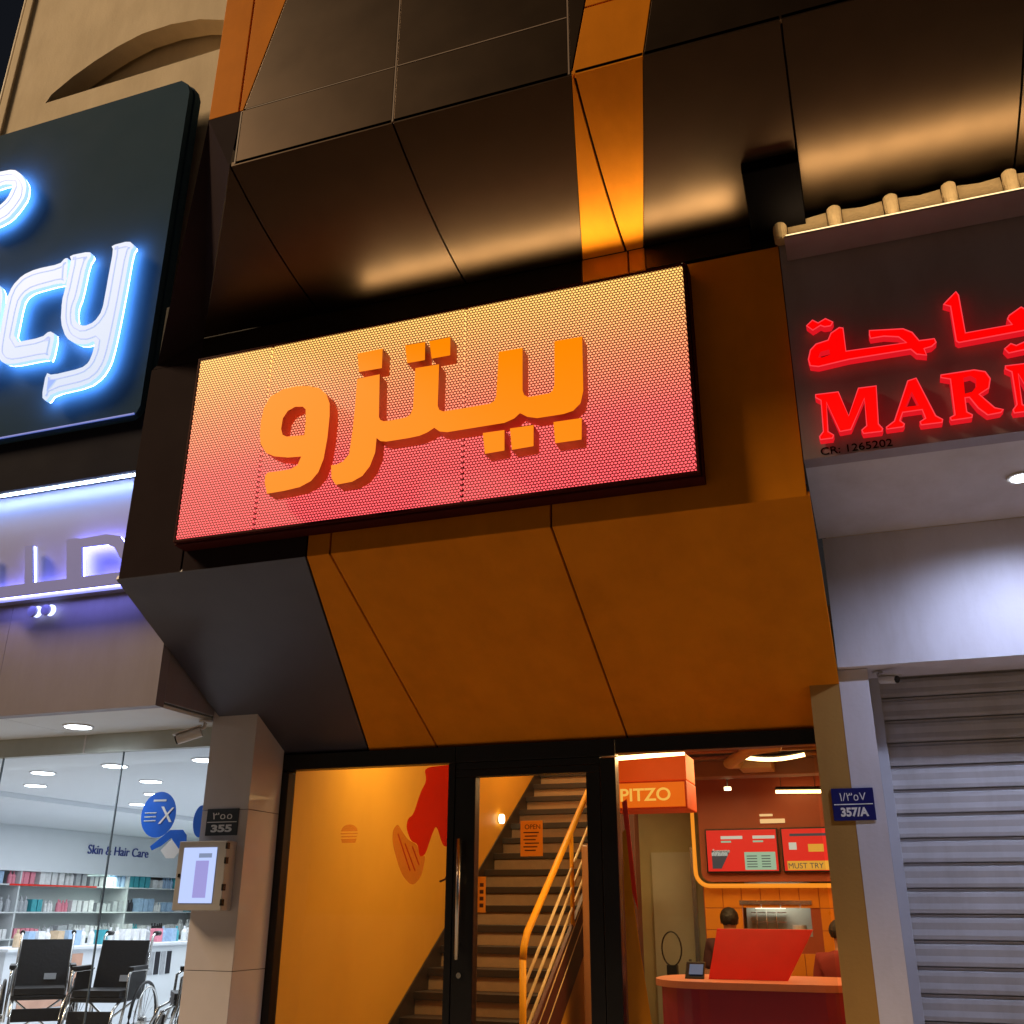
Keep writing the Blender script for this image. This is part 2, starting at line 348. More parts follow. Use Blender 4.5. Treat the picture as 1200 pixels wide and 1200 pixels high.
# ================================================================== LED SIGN  پ
sx0, sx1, sz0, sz1, sy = -4.140, -.708, 3.862, 5.212, -1.95
sign = tag(empty('led_sign', (-2.42, -1.8, 3.8)), 'wide glowing LED mesh sign with large orange Arabic letters above the pizza shop', 'sign')
def sp(o): o.parent = sign; o.matrix_parent_inverse = Matrix.Translation((2.42, 1.8, -3.8)); return o
M_frame = mat('dark_red_sign_frame', (0.050, 0.006, 0.005), .6, spec=.05)
sp(box('sign_case', sx0-.03, sx1+.03, -1.925, -1.803, sz0-.035, sz1+.03, M_frame, bev=.006))
for nm, a in (('frame_edge', (sx0-.020, sx0-.004, sz0-.022, sz1+.020)), ('frame_edge', (sx1+.004, sx1+.020, sz0-.022, sz1+.020)), ('frame_edge', (sx0-.003, sx1+.003, sz0-.022, sz0-.004)), ('frame_edge', (sx0-.003, sx1+.003, sz1+.004, sz1+.020))):
    sp(box(nm, a[0], a[1], -1.956, -1.926, a[2], a[3], M_frame, bev=.003))
def led_mat():
    m = bpy.data.materials.new('led_mesh_screen'); m.use_nodes = True; n = m.node_tree.nodes; l = m.node_tree.links; p = n['Principled BSDF']
    p.inputs['Base Color'].default_value = (.03, .01, .01, 1); p.inputs['Roughness'].default_value = .6
    g = n.new('ShaderNodeNewGeometry'); sx = n.new('ShaderNodeSeparateXYZ'); l.new(g.outputs['Position'], sx.inputs[0])
    def M(op, a, b=None, clamp=False):
        x = n.new('ShaderNodeMath'); x.operation = op; x.use_clamp = clamp
        for i, v in enumerate((a, b)):
            if v is None: continue
            if isinstance(v, (int, float)): x.inputs[i].default_value = v
            else: l.new(v, x.inputs[i])
        return x.outputs[0]
    P = .0215; PZ = .0186
    row = M('DIVIDE', sx.outputs[2], PZ); rf = M('FLOOR', row)
    odd = M('MULTIPLY', M('MODULO', rf, 2.0), .5)
    u = M('SUBTRACT', M('FRACT', M('ADD', M('DIVIDE', sx.outputs[0], P), odd)), .5)
    v = M('SUBTRACT', M('FRACT', row), .5)
    d = M('SQRT', M('ADD', M('MULTIPLY', u, u), M('MULTIPLY', v, v)))
    mr = n.new('ShaderNodeMapRange'); mr.inputs[1].default_value = .50; mr.inputs[2].default_value = .26; mr.inputs[3].default_value = .03; mr.inputs[4].default_value = 1.0
    mr.interpolation_type = 'SMOOTHSTEP'; l.new(d, mr.inputs[0])
    t = n.new('ShaderNodeMapRange'); t.inputs[1].default_value = sz0; t.inputs[2].default_value = sz1; l.new(sx.outputs[2], t.inputs[0])
    r = n.new('ShaderNodeValToRGB'); e = r.color_ramp.elements
    e[0].position = 0; e[0].color = (.95, .085, .10, 1); e[1].position = 1; e[1].color = (1.0, .52, .13, 1)
    x = e.new(.32); x.color = (.95, .125, .115, 1); x = e.new(.62); x.color = (.93, .27, .12, 1)
    l.new(t.outputs[0], r.inputs[0]); l.new(r.outputs[0], p.inputs['Emission Color'])
    l.new(M('MULTIPLY', mr.outputs[0], 1.9), p.inputs['Emission Strength'])
    return m
M_led = led_mat()
for a, b in ((sx0, -3.560), (-3.536, -2.119), (-2.095, sx1)):
    sp(box('led_module', a, b, -1.953, -1.927, sz0, sz1, M_led))
for x in (-3.548, -2.107):     # ties showing in the joints between the modules
    bm = bmesh.new()
    for k in range(36): bbox(bm, x-.013, x+.013, -1.951, -1.93, sz0+.01+k*.0375, sz0+.027+k*.0375)
    stuff(sp(finish(bm, 'module_ties', M_led)))
M_let = emis('orange_letter_face', (1.0, .245, .0), 1.03)
M_lets = mat('orange_letter_return', (0.75, 0.16, 0.004), .5)
WAW = [[-3.373,4.024],[-3.398,4.104],[-3.4,4.151],[-3.384,4.172],[-3.28,4.17],[-3.216,4.171],[-3.169,4.193],[-3.148,4.248],[-3.246,4.256],[-3.346,4.279],[-3.411,4.313],[-3.46,4.386],[-3.474,4.453],[-3.477,4.551],[-3.465,4.647],[-3.423,4.725],[-3.331,4.762],[-3.231,4.767],[-3.141,4.753],[-3.061,4.722],[-3.002,4.665],[-2.974,4.595],[-2.967,4.509],[-2.97,4.351],[-2.985,4.208],[-3.014,4.121],[-3.062,4.067],[-3.138,4.037],[-3.244,4.027]]
WAWH = [[-3.317,4.47],[-3.301,4.425],[-3.27,4.407],[-3.14,4.397],[-3.139,4.495],[-3.147,4.582],[-3.171,4.606],[-3.227,4.615],[-3.28,4.594],[-3.312,4.545]]
WORD = [[-2.885,4.017],[-2.918,4.066],[-2.928,4.154],[-2.886,4.155],[-2.846,4.169],[-2.807,4.212],[-2.794,4.385],[-2.789,4.542],[-2.787,4.74],[-2.629,4.743],[-2.616,4.439],[-2.606,4.417],[-2.583,4.403],[-2.531,4.400],[-2.471,4.402],[-2.427,4.405],[-2.4,4.42],[-2.385,4.46],[-2.381,4.741],[-2.22,4.738],[-2.219,4.448],[-2.207,4.418],[-2.182,4.403],[-2.048,4.402],[-1.88,4.404],[-1.851,4.418],[-1.839,4.449],[-1.826,4.750],[-1.673,4.748],[-1.673,4.458],[-1.663,4.423],[-1.638,4.406],[-1.506,4.408],[-1.486,4.424],[-1.476,4.46],[-1.472,4.754],[-1.3,4.752],[-1.302,4.386],[-1.32,4.309],[-1.365,4.268],[-1.424,4.257],[-1.583,4.257],[-1.643,4.276],[-1.689,4.308],[-1.724,4.279],[-1.785,4.26],[-2.15,4.258],[-2.199,4.27],[-2.237,4.301],[-2.28,4.278],[-2.333,4.263],[-2.404,4.259],[-2.554,4.259],[-2.596,4.269],[-2.623,4.294],[-2.627,4.195],[-2.657,4.109],[-2.704,4.051],[-2.773,4.021]]
DOTS = [[[-2.8,4.928],[-2.619,4.930],[-2.616,4.786],[-2.778,4.788]],[[-2.461,4.921],[-2.321,4.919],[-2.318,4.787],[-2.440,4.788]],[[-2.293,4.919],[-2.149,4.92],[-2.147,4.788],[-2.272,4.788]],[[-1.921,4.215],[-1.785,4.213],[-1.784,4.080],[-1.906,4.077]],[[-1.751,4.217],[-1.605,4.216],[-1.606,4.080],[-1.738,4.077]],[[-1.484,4.215],[-1.315,4.213],[-1.319,4.077],[-1.476,4.078]]]
def letter(name, polys, y0, y1, face_m, side_m, parentf, bevel=.006, facet=.004):
    o = parentf(outline(name, polys, (y0+y1)/2, y1-y0, side_m, bevel=0))
    o.data.materials.append(face_m)
    for p in o.data.polygons:
        if p.normal.y < -.9: p.material_index = 1
    return o
letter('letter', [WAW, WAWH], -2.10, -1.99, M_let, M_lets, sp)
letter('letter', [WORD], -2.10, -1.99, M_let, M_lets, sp)
for d in DOTS: letter('letter_dot', [d], -2.10, -1.99, M_let, M_lets, sp)
bm = bmesh.new()
for x, z in ((-3.3,4.12),(-3.05,4.6),(-2.7,4.55),(-2.3,4.6),(-1.75,4.6),(-1.39,4.6),(-2.72,4.86),(-2.39,4.85),(-2.21,4.85),(-1.85,4.15),(-1.67,4.15),(-1.4,4.15)):
    bbox(bm, x-.01, x+.01, -1.995, -1.95, z-.01, z+.01)
stuff(sp(finish(bm, 'letter_spacers', M_lets)))
strip_lamp(-2.95, -.70, -1.89, 5.254, 'warm linear uplight on top of the LED sign washing the soffit', 22, -.38)
strip_lamp(-.10, 4.4, -2.03, 5.205, 'slim warm linear uplight added below the sand coloured tile edge to light the tiles', 30)  # added uplight, brightens the tile fronts and the soffit above

# ================================================================== SHOPFRONT GLAZING
def rail_box(nm, x0, x1, z0, z1, par, y0=-.05, y1=.05, mt=None): 
    return box(nm, x0, x1, y0, y1, z0, z1, mt or M_black, par, bev=.004)
w1 = tag(empty('shop_window', (0,0,0)), 'black framed fixed window left of the glass door, orange wall and red print behind', 'window')
rail_box('frame', -4.368, -4.31, .10, 2.595, w1); rail_box('frame', -2.952, -2.90, .10, 2.610, w1); rail_box('frame', -4.368, -2.90, 2.612, 2.731, w1); rail_box('frame', -4.305, -2.955, .10, .22, w1)
box('glass_pane', -4.312, -2.950, -.006, .006, .218, 2.614, M_glass, w1)
door = tag(empty('glass_door', (0,0,0)), 'black framed glass entrance door with long bar handle, stairs behind it', 'door')
rail_box('stile', -2.895, -2.737, .12, 2.505, door, -.045, .045); rail_box('stile', -1.901, -1.80, .12, 2.505, door, -.045, .045)
rail_box('top_rail', -2.895, -1.80, 2.507, 2.56, door, -.045, .045); rail_box('bottom_rail', -2.735, -1.903, .12, .30, door, -.045, .045)
box('glass_pane', -2.739, -1.899, -.006, .006, .298, 2.509, M_glass, door)
hd = tube('handle', [(-2.835,-.10,1.28),(-2.835,-.10,2.07)], .016, M_steel, door)
for z in (1.38, 1.97): tube('handle_post', [(-2.835,-.10,z),(-2.835,-.045,z)], .010, M_steel, door)
disc('lock_cylinder', (-2.835,-.05,1.18), .018, .012, M_steel, door, 'y')
df = tag(empty('door_frame', (0,0,0)), 'black outer frame around the glass entrance door', 'door frame')
rail_box('jamb', -1.795, -1.685, .10, 2.60, df); rail_box('head', -2.897, -1.685, 2.612, 2.731, df); rail_box('transom', -2.897, -1.797, 2.562, 2.610, df, -.04, .04)
w2 = tag(empty('shop_window', (0,0,0)), 'window right of the door showing the orange pizza counter and menu screens', 'window')
rail_box('frame', -1.682, -.300, 2.628, 2.731, w2); rail_box('frame', -1.682, -.36, .10, .20, w2)
box('glass_pane', -1.682, -.345, -.006, .006, .202, 2.626, M_glass, w2)
# prints on the left window
M_pr = vinyl('red_print', (0.85, 0.20, 0.12), .8); M_po = vinyl('orange_print', (0.95, 0.62, 0.30), .82)
DR = [[-2.956,2.604],[-2.981,2.603],[-3.169,2.592],[-3.145,2.494],[-3.191,2.416],[-3.243,2.253],[-3.286,2.228],[-3.298,2.159],[-3.254,2.065],[-3.199,2.047],[-3.182,1.954],[-3.134,1.97],[-3.091,2.104],[-3.055,2.18],[-3.002,2.035],[-2.963,2.018],[-2.956,2.169]]
DO = [[-3.406,2.144],[-3.369,2.192],[-3.333,2.143],[-3.278,2.074],[-3.199,2.042],[-3.182,1.954],[-3.13,1.97],[-3.157,1.821],[-3.23,1.753],[-3.322,1.839],[-3.401,2.042]]
DB = [[-3.844,2.179],[-3.774,2.2],[-3.699,2.159],[-3.698,2.081],[-3.773,2.056],[-3.837,2.083]]
M_pf = vinyl('faint_orange_print', (0.85, 0.66, 0.5), .9)
tag(outline('window_sticker', [round_poly(DR)], -.0085, .002, M_pr), 'red abstract printed shape at the top right of the left window', 'sticker')
tag(outline('window_sticker', [round_poly(DO)], -.0115, .002, M_po), 'orange pointed leaf shaped print below the red shape on the left window', 'sticker')
bs = tag(empty('window_sticker', (-3.77,-.0085,2.13)), 'small faint orange burger shaped print in the middle of the left window', 'sticker')
outline('bun', [[(.07*math.cos(math.pi*i/12), .015+.05*math.sin(math.pi*i/12)) for i in range(13)]], 0, .002, M_pf, bs)
for z_, w_ in ((.000,.072),(-.022,.066)): box('filling', -w_, w_, -.001, .001, z_-.006, z_+.004, M_pf, bs)
outline('bun', [[(-.066,-.038),(.066,-.038),(.055,-.068),(-.055,-.068)]], 0, .002, M_pf, bs)
for q_, (xa, za, xb, zb) in enumerate(((-3.36,2.12,-3.25,1.86),(-3.30,2.05,-3.21,1.86),(-3.24,2.03,-3.18,1.90))):
    d_ = Vector((zb-za, xa-xb)).normalized()*.004
    tag(outline('window_sticker', [[(xa-d_.x, za-d_.y),(xa+d_.x, za+d_.y),(xb+d_.x, zb+d_.y),(xb-d_.x, zb-d_.y)]], -.0135, .001, M_pr), ('longest','middle','shortest')[q_]+' thin red line printed on the orange leaf shape of the left window', 'sticker')
tag(outline('window_sticker', [[(-3.022,1.79),(-2.976,1.807),(-2.955,1.85),(-2.962,1.80),(-3.009,1.78)]], -.0085, .002, M_maroon), 'tiny dark twig shaped print beside the door stile', 'sticker')
# orange sweep printed on right window
tag(outline('window_sticker', [[(-1.665,2.10),(-1.640,2.12),(-1.615,1.75),(-1.570,1.35),(-1.515,.92),(-1.46,.5),(-1.665,.5)]], .0085, .002, M_orange), 'orange sweeping stripe along the left edge of the right window', 'sticker')
tag(outline('window_sticker', [[(-1.660,2.30),(-1.625,2.32),(-1.60,1.95),(-1.575,1.60),(-1.615,1.72),(-1.648,2.13)]], .0115, .002, M_red), 'red tapering stripe at the upper left of the right window', 'sticker')
# notices on door
nt1 = tag(empty('door_notice', (-2.318,-.009,2.07)), 'orange paper opening notice stuck on the glass door', 'notice')
M_paper = paper('orange_paper', (0.98, 0.55, 0.08)); M_ink = mat('brown_ink', (0.16, 0.05, 0.01), .7)
slab('sheet', [(-.083,-.001,-.12),(.083,-.001,-.12),(.083,-.001,.12),(-.083,-.001,.12)], (0,.0004,0), M_paper, nt1)
text('heading', 'OPEN', -.052, -.003, .062, .046, M_ink, nt1, .0005)
for k in range(6): box('printed_line', -.06+.01*(k % 2), .055-.012*(k % 3), -.0032, -.0022, .035-k*.024, .043-k*.024, M_ink, nt1)
nt2 = tag(empty('door_notice', (-2.690,-.009,1.70)), 'narrow upright orange push label on the door beside the handle', 'notice')
box('sheet', -.03, .03, -.002, 0, -.118, .118, M_paper, nt2)
for k in range(4): box('printed_mark', -.014, .014, -.0032, -.0022, .05-k*.045, .075-k*.045, M_ink, nt2)

# ================================================================== LEFT AND RIGHT PILLARS
lp = tag(empty('pillar', (-4.57,0,0)), 'pale polished stone pillar between the pharmacy and the pizza shop', 'pillar')
def at_(par): 
    def f(o): o.parent = par; o.matrix_parent_inverse = Matrix.Translation(-par.location); return o
    return f
L = at_(lp)
for i, (a, b) in enumerate(((.10, 1.19), (1.194, 2.28), (2.284, 3.05))):
    L(slab('stone_panel', [(-4.770,-.470,a),(-4.372,-.470,a),(-4.372,-.470,b),(-4.770,-.470,b)], (0,.02,0), M_marble, bev=.002))
    L(slab('stone_panel', [(-4.3705,-.469,a),(-4.3705,-.052,a),(-4.3705,-.052,b),(-4.3705,-.469,b)], (-.02,0,0), M_marble, bev=.002))
L(box('core', -4.765, -4.392, -.449, .3, .10, 3.05, M_seam))
rp = tag(empty('pillar', (-.12,0,0)), 'painted pillar, ochre left half and white right half, beside the steel shutter', 'pillar'); R_ = at_(rp)
R_(box('ochre_half', -.304, -.121, -.40, .25, .10, 3.35, M_brown)); R_(box('white_half', -.1205, .058, -.402, .25, .10, 3.03, M_white))
def plate(x, z, w, h, y, top, bot, mt, label, par_name='number_plate'):
    o = tag(empty(par_name, (x, y, z)), label, 'house number')
    box('plate', -w/2, w/2, -.008, 0, -h/2, h/2, mt, o, bev=.002)
    box('divider', -w/2+.01, w/2-.01, -.0095, -.0078, -.003, .003, emis_w, o)
    text('arabic_number', top, 0, -.0085, h*.11, h*.36, emis_w, o, .0008, width=w*.62, align='CENTER')
    text('number', bot, 0, -.0085, -h*.36, h*.36, emis_w, o, .0008, width=w*.66, align='CENTER', bold=.003)
emis_w = mat('plate_white', (.8, .8, .8), .5)
M_pblue = mat('blue_enamel', (0.012, 0.014, 0.14), .3); M_pgrey = mat('grey_blue_enamel', (0.035, 0.045, 0.06), .35)
plate(-4.580, 2.195, .275, .19, -.472, '\u0663\u0665\u0665', '355', M_pgrey, 'dark grey number plate reading 355 on the pale stone pillar')
plate(-.122, 2.205, .245, .19, -.404, '\u0661/\u0663\u0665\u0667', '357/A', M_pblue, 'blue number plate reading 357/A straddling the ochre and white pillar')
# wall light box
lb = tag(empty('display_case', (-4.635,-.47,1.82)), 'grey framed glowing white display case hung on the stone pillar below number 355', 'display case')
M_case = mat('case_grey', (0.40, 0.40, 0.42), .4)
box('case', -.205, .205, -.13, -.004, -.235, .235, M_case, lb, bev=.006)
box('screen', -.155, .125, -.1345, -.1305, -.185, .19, emis('display_glow', (.50, .62, 1.0), 1.0), lb)
box('poster_column', -.04, .07, -.1365, -.135, -.15, .10, emis('display_print', (.40, .38, .85), .8), lb)
box('poster_heading', -.02, .09, -.1365, -.135, .12, .15, emis('display_print2', (.30, .38, .6), .7), lb)
for z in (.20, .10, -.08, -.18): box('hinge', .196, .214, -.136, -.105, z-.022, z+.022, M_lens, lb, bev=.003)
box('lock', -.185, -.168, -.136, -.129, -.012, .012, M_lens, lb)

# ================================================================== CCTV
def cctv(loc, rz, label, tilt=.25, sc=1.0):
    o = tag(empty('security_camera', loc, rz), label, 'camera'); o.scale = (sc, sc, sc)
    disc('mount_plate', (0,0,-.006), .042, .012, M_plastic, o)
    tube('bracket', [(0,0,-.01),(0,-.005,-.045),(0,-.045,-.062)], .012, M_plastic, o, 8)
    d = Vector((0,-math.cos(tilt),-math.sin(tilt))); p = Vector((0,-.02,-.072))
    bm = bmesh.new(); tube_bm(bm, [p, p+d*.16], .034, 16); b = finish(bm, 'camera_body', M_plastic, o)
    bm = bmesh.new(); tube_bm(bm, [p+d*.161, p+d*.170], .030, 16); finish(bm, 'lens', M_lens, o)
    slab('sun_shield', [p+Vector((-.037,0,.036)), p+Vector((.037,0,.036)), p+Vector((.037,0,.036))+d*.19, p+Vector((-.037,0,.036))+d*.19], (0,0,.006), M_plastic, o)
    return o
cctv((-4.80,-.52,2.945), -1.15, 'white bullet security camera under the pharmacy ceiling edge by the stone pillar', .35, 1.15)
cctv((.12,-.28,3.03), .9, 'small white bullet security camera under the beam above the shutter', .15, .75)

# ================================================================== RIGHT SHOP
ms = tag(empty('travel_shop', (0,0,0)), 'grey travel shop front with red letters, white beam and sand tiled edge', 'shop front')
XR = 4.6
slab('fascia', [(-.140,-1.8,3.905),(XR,-1.8,3.905),(XR,-1.8,5.325),(-.140,-1.8,5.325)], (0,.12,0), M_marm, ms)
slab('soffit', [(-.139,-1.677,3.907),(XR,-1.677,3.907),(XR,-.472,3.907),(-.139,-.472,3.907)], (0,0,.05), M_white, ms)
slab('beam', [(-.117,-.47,3.035),(XR,-.47,3.035),(XR,-.47,3.905),(-.117,-.47,3.905)], (0,.40,0), M_white, ms)
box('back_wall', -.10, XR, .14, .3, 3.0, 9, M_cream, ms)
box('end_pier', XR-.6, XR, -.45, .14, .1, 3.03, M_white, ms)
box('roof_board', -.139, XR, -1.86, -1.2, 5.328, 5.352, M_tile, ms)
tile0 = None
for k in range(16):
    x = -.12 + .312*k
    bm = bmesh.new()
    rings = []
    for y in (-1.90, -1.28):
        zb = 5.352 + (y+1.90)*.12
        rings.append([bm.verts.new((.042*math.cos(t), y, zb + .085*math.sin(t)**.8 if 0 < t < math.pi else zb)) for t in [math.pi*i/10 for i in range(11)]])
    for i in range(10): bm.faces.new((rings[0][i], rings[0][i+1], rings[1][i+1], rings[1][i]))
    bm.faces.new(rings[0]); bm.faces.new(rings[1][::-1]); bm.faces.new((rings[0][0], rings[1][0], rings[1][10], rings[0][10]))
    # rounded nose dropping over the fascia edge
    tube_bm(bm, [(0,-1.915,5.270),(0,-1.912,5.30),(0,-1.905,5.425),(0,-1.895,5.445)], [.036,.040,.040,.022], 14)
    me_o = finish(bm, 'cap_tile', M_tile, ms, False); me_o.location.x = x
    bm = bmesh.new(); w = .312-.088
    a = [(-w/2, 5.292), (w/2, 5.292), (w/2, 5.425), (0, 5.412), (-w/2, 5.425)]
    f0 = [bm.verts.new((p[0], -1.915+(p[1]-5.29)*.15, p[1])) for p in a]; f1 = [bm.verts.new((p[0], -1.842, p[1])) for p in a]
    bm.faces.new(f0); bm.faces.new(f1[::-1])
    for i in range(5): bm.faces.new((f0[i], f1[i], f1[(i+1)%5], f0[(i+1)%5]))
    bbox(bm, -w/2, w/2, -1.865, -1.28, 5.353, 5.385)
    t_o = finish(bm, 'pan_tile', M_tile, ms); t_o.location.x = x + .156
sr_ = tag(empty('shop_sign_letters', (0,-1.8,4.3)), 'glowing red Arabic and latin MARM channel letters on the grey fascia', 'sign')
SR = at_(sr_)
M_rl = emis('red_letter_face', (1.0, .0, .0), 1.0); M_rs = emis('red_letter_return', (1.0, .01, .02), .7)
LMp = [[-0.038,4.258],[0.086,4.254],[0.121,4.1],[0.188,4.258],[0.284,4.255],[0.267,4.025],[0.285,3.994],[0.277,3.976],[0.181,3.978],[0.174,4.003],[0.202,4.025],[0.212,4.186],[0.124,4.012],[0.064,4.009],[0.016,4.197],[0.007,4.022],[0.034,3.996],[0.025,3.976],[-0.041,3.977],[-0.045,3.999],[-0.022,4.026],[-0.014,4.214],[-0.04,4.236]]
LAp = [[0.298,4.000],[0.343,4.03],[0.441,4.257],[0.488,4.266],[0.552,4.027],[0.583,3.999],[0.576,3.980],[0.471,3.982],[0.467,4.005],[0.497,4.021],[0.488,4.070],[0.394,4.070],[0.375,4.027],[0.395,4.004],[0.385,3.985],[0.301,3.985]]
LAh = [[0.41,4.102],[0.477,4.101],[0.453,4.187]]
LRp = [[0.607,4.262],[0.773,4.263],[0.825,4.242],[0.843,4.195],[0.827,4.14],[0.777,4.113],[0.836,4.026],[0.875,4.008],[0.858,3.990],[0.794,3.986],[0.755,4.034],[0.724,4.102],[0.706,4.103],[0.703,4.024],[0.727,4.002],[0.721,3.985],[0.619,3.984],[0.614,4.005],[0.64,4.017],[0.649,4.225],[0.604,4.243]]
LRh = [[0.715,4.224],[0.751,4.229],[0.773,4.207],[0.768,4.162],[0.743,4.135],[0.708,4.13]]
AH = [[-0.047,4.439],[-0.054,4.483],[-0.036,4.542],[-0.001,4.575],[0.065,4.587],[0.085,4.628],[0.135,4.656],[0.157,4.647],[0.155,4.498],[0.465,4.489],[0.431,4.529],[0.359,4.548],[0.288,4.549],[0.283,4.572],[0.287,4.604],[0.463,4.58],[0.507,4.547],[0.534,4.49],[0.611,4.487],[0.617,4.459],[0.59,4.437],[0.552,4.432],[0.559,4.389],[0.507,4.405],[0.483,4.44],[0.164,4.439],[-0.002,4.424]]
AHh = [[0.003,4.487],[0.019,4.519],[0.066,4.524],[0.067,4.491],[0.025,4.48]]
AD = [[-0.041,4.701],[-0.003,4.734],[0.026,4.709],[0.068,4.729],[0.108,4.696],[0.092,4.671],[0.056,4.671],[0.037,4.685],[-0.008,4.662]]
AL = [[0.682,4.686],[0.707,4.711],[0.758,4.756],[0.77,4.728],[0.767,4.491],[0.992,4.495],[0.975,4.532],[0.987,4.553],[1.054,4.593],[1.078,4.569],[1.139,4.473],[1.126,4.447],[1.043,4.444],[0.724,4.434],[0.711,4.448],[0.715,4.666]]
AD2 = [[0.932,4.357],[0.969,4.385],[0.993,4.368],[1.042,4.385],[1.065,4.36],[1.033,4.331],[0.991,4.328],[0.949,4.325]]
for nm, P in (('letter',[LMp]),('letter',[LAp,LAh]),('letter',[LRp,LRh]),('letter',[[(x+.958, z) for x, z in LMp]]),('arabic_letters',[AH,AHh]),('letter_dots',[AD]),('arabic_letters',[AL]),('letter_dots',[AD2])):
    letter(nm, P, -1.87, -1.815, M_rl, M_rs, SR)
tag(text('registration_text', 'CR: 1265202', -.05, -1.8025, 3.918, .062, M_matt, None, .001, width=.37), 'small black CR registration number under the red letters', 'lettering')
M_re = emis('letter_edge_highlight', (1.0, .05, .065), 1.0)  # glowing outlines paint a pale highlight along the letter edges
for P in (LMp, LAp, LRp, [(x+.958, z) for x, z in LMp], AH, AL, AD, AD2): SR(outline('edge_highlight', [P, inset(P, .006)], -1.8715, .003, M_re))
# shutter
sh = tag(empty('roller_shutter', (.10,0,0)), 'closed grey steel roller shutter of the right shop', 'shutter'); SH = at_(sh)
bm = bmesh.new(); W_ = 3.86; pit = .147
prof = [(-.022,.006),(-.026,.030),(-.020,.062),(-.024,.100),(-.020,.124),(-.006,.130),(-.006,.139),(-.014,.145)]
a = [bm.verts.new((0, y, z)) for y, z in prof]; b = [bm.verts.new((W_, y, z)) for y, z in prof]
for i in range(len(prof)-1): bm.faces.new((a[i], b[i], b[i+1], a[i+1]))
me_s = bpy.data.meshes.new('slat'); bmesh.ops.recalc_face_normals(bm, faces=bm.faces); bm.to_mesh(me_s); bm.free(); me_s.materials.append(M_slat)
if me_s.polygons[1].normal.y > 0: me_s.flip_normals()
for k in range(21):
    o = bpy.data.objects.new('slat', me_s); COL.objects.link(o); o.parent = sh; o.location = (.02, .02, .115 + k*pit)
box('back_sheet', .0, 3.9, .035, .045, .1, 3.3, M_slat, sh)
box('guide_rail', -.040, .024, -.06, .03, .10, 3.30, M_rail, sh, bev=.004); box('guide_rail', 3.86, 3.93, -.06, .03, .10, 3.30, M_rail, sh, bev=.004)
# downlights in soffit
M_cold = emis('cold_lamp_glow', (.80, .90, 1.0), 14)
for i, x in enumerate((1.01, 2.35, 3.7)):
    o = tag(empty('downlight', (x,-1.17,3.907)), ('round white downlight nearest the orange shop in the right soffit','middle round white downlight of the right soffit','round white downlight farthest right in the soffit')[i], 'light', 'downlights under the right soffit')
    bm = bmesh.new(); tube_bm(bm, [(0,0,-.014),(0,0,-.001)], .075, 24); finish(bm, 'trim_ring', M_plastic, o)
    disc('lamp', (0,0,-.017), .055, .004, M_cold, o)
    d = bpy.data.lights.new('downlight_beam', 'SPOT'); lo = bpy.data.objects.new('downlight_beam', d); COL.objects.link(lo); lo.parent = o; lo.location = (0,0,-.03)
    d.energy = 125; d.color = (.60, .70, 1.0); d.spot_size = math.radians(165); d.spot_blend = .8; d.shadow_soft_size = .07

# ================================================================== PHARMACY BUILDING
ph = tag(empty('pharmacy_building', (0,0,0)), 'cream rendered building with arched recess above the pharmacy', 'building')
arch = [(-7.20,9.30),(-7.14,9.40),(-6.90,9.56),(-6.66,9.68),(-6.38,9.79),(-6.09,9.86),(-5.74,9.86),(-5.39,9.80),(-5.09,9.68),(-4.6,9.40),(-4.5,9.30)]
outer = [(-7.76,3.9),(-4.2,3.9),(-4.2,12.5),(-7.76,12.5)]
outline('wall', [outer, arch], -1.05, .20, M_cream, ph)
box('recess_wall', -7.75, -4.2, -.90, -.80, 8.6, 10.6, M_cream, ph)
box('side_wall', -7.76, -7.60, -.94, 4, 3.9, 12.5, M_cream, ph)
box('corner_trim', -7.80, -7.70, -1.18, -1.10, 5, 12.5, M_cream, ph, bev=.01)
tag(tube('drainpipe', [(-7.86,-1.12,5),(-7.86,-1.12,12.4)], .035, mat('pipe_sand', (.35,.28,.18), .6)), 'thin sand coloured drainpipe on the corner of the cream building', 'pipe')
pf = tag(empty('pharmacy_fascia', (0,0,0)), 'beige and grey pharmacy fascia box below the teal sign', 'fascia')
box('beige_panel', -8.4, -6.262, -1.17, -1.08, 2.945, 3.83, M_beige, pf); box('beige_panel', -6.258, -4.762, -1.17, -1.08, 2.945, 3.83, M_beige, pf)
box('side_panel', -4.784, -4.760, -1.079, -.48, 2.99, 3.9, M_beige, pf)
box('letter_band', -8.4, -4.74, -1.25, -1.10, 3.832, 4.752, M_strip, pf)
box('band_edge', -8.4, -4.74, -1.262, -1.252, 3.828, 3.842, emis('band_edge_glow', (.45,.5,1), .35), pf)
box('dark_panel', -8.4, -4.85, -1.36, -1.11, 4.754, 5.28, M_navy, pf)
box('ceiling_board', -8.4, -6.262, -1.075, -.21, 2.950, 2.975, M_phw, pf); box('ceiling_board', -6.254, -4.79, -1.075, -.21, 2.950, 2.975, M_phw, pf)
# LED line under the dark panel
lo = tag(empty('led_line', (0,0,0)), 'thin bright white LED line under the dark panel of the pharmacy', 'light')
box('channel', -8.4, -4.86, -1.345, -1.30, 4.735, 4.752, M_plastic, lo)
box('diffuser', -8.4, -4.86, -1.348, -1.322, 4.725, 4.7345, emis('led_line_glow', (.50,.68,1.0), 42), lo)
M_halo_face = mat('halo_letter_face', (.16,.17,.30), .5); M_halo_face.node_tree.nodes['Principled BSDF'].inputs['Emission Color'].default_value = (.32,.33,.85,1); M_halo_face.node_tree.nodes['Principled BSDF'].inputs['Emission Strength'].default_value = .24  # weak emission paints bluish light onto the unlit grey faces
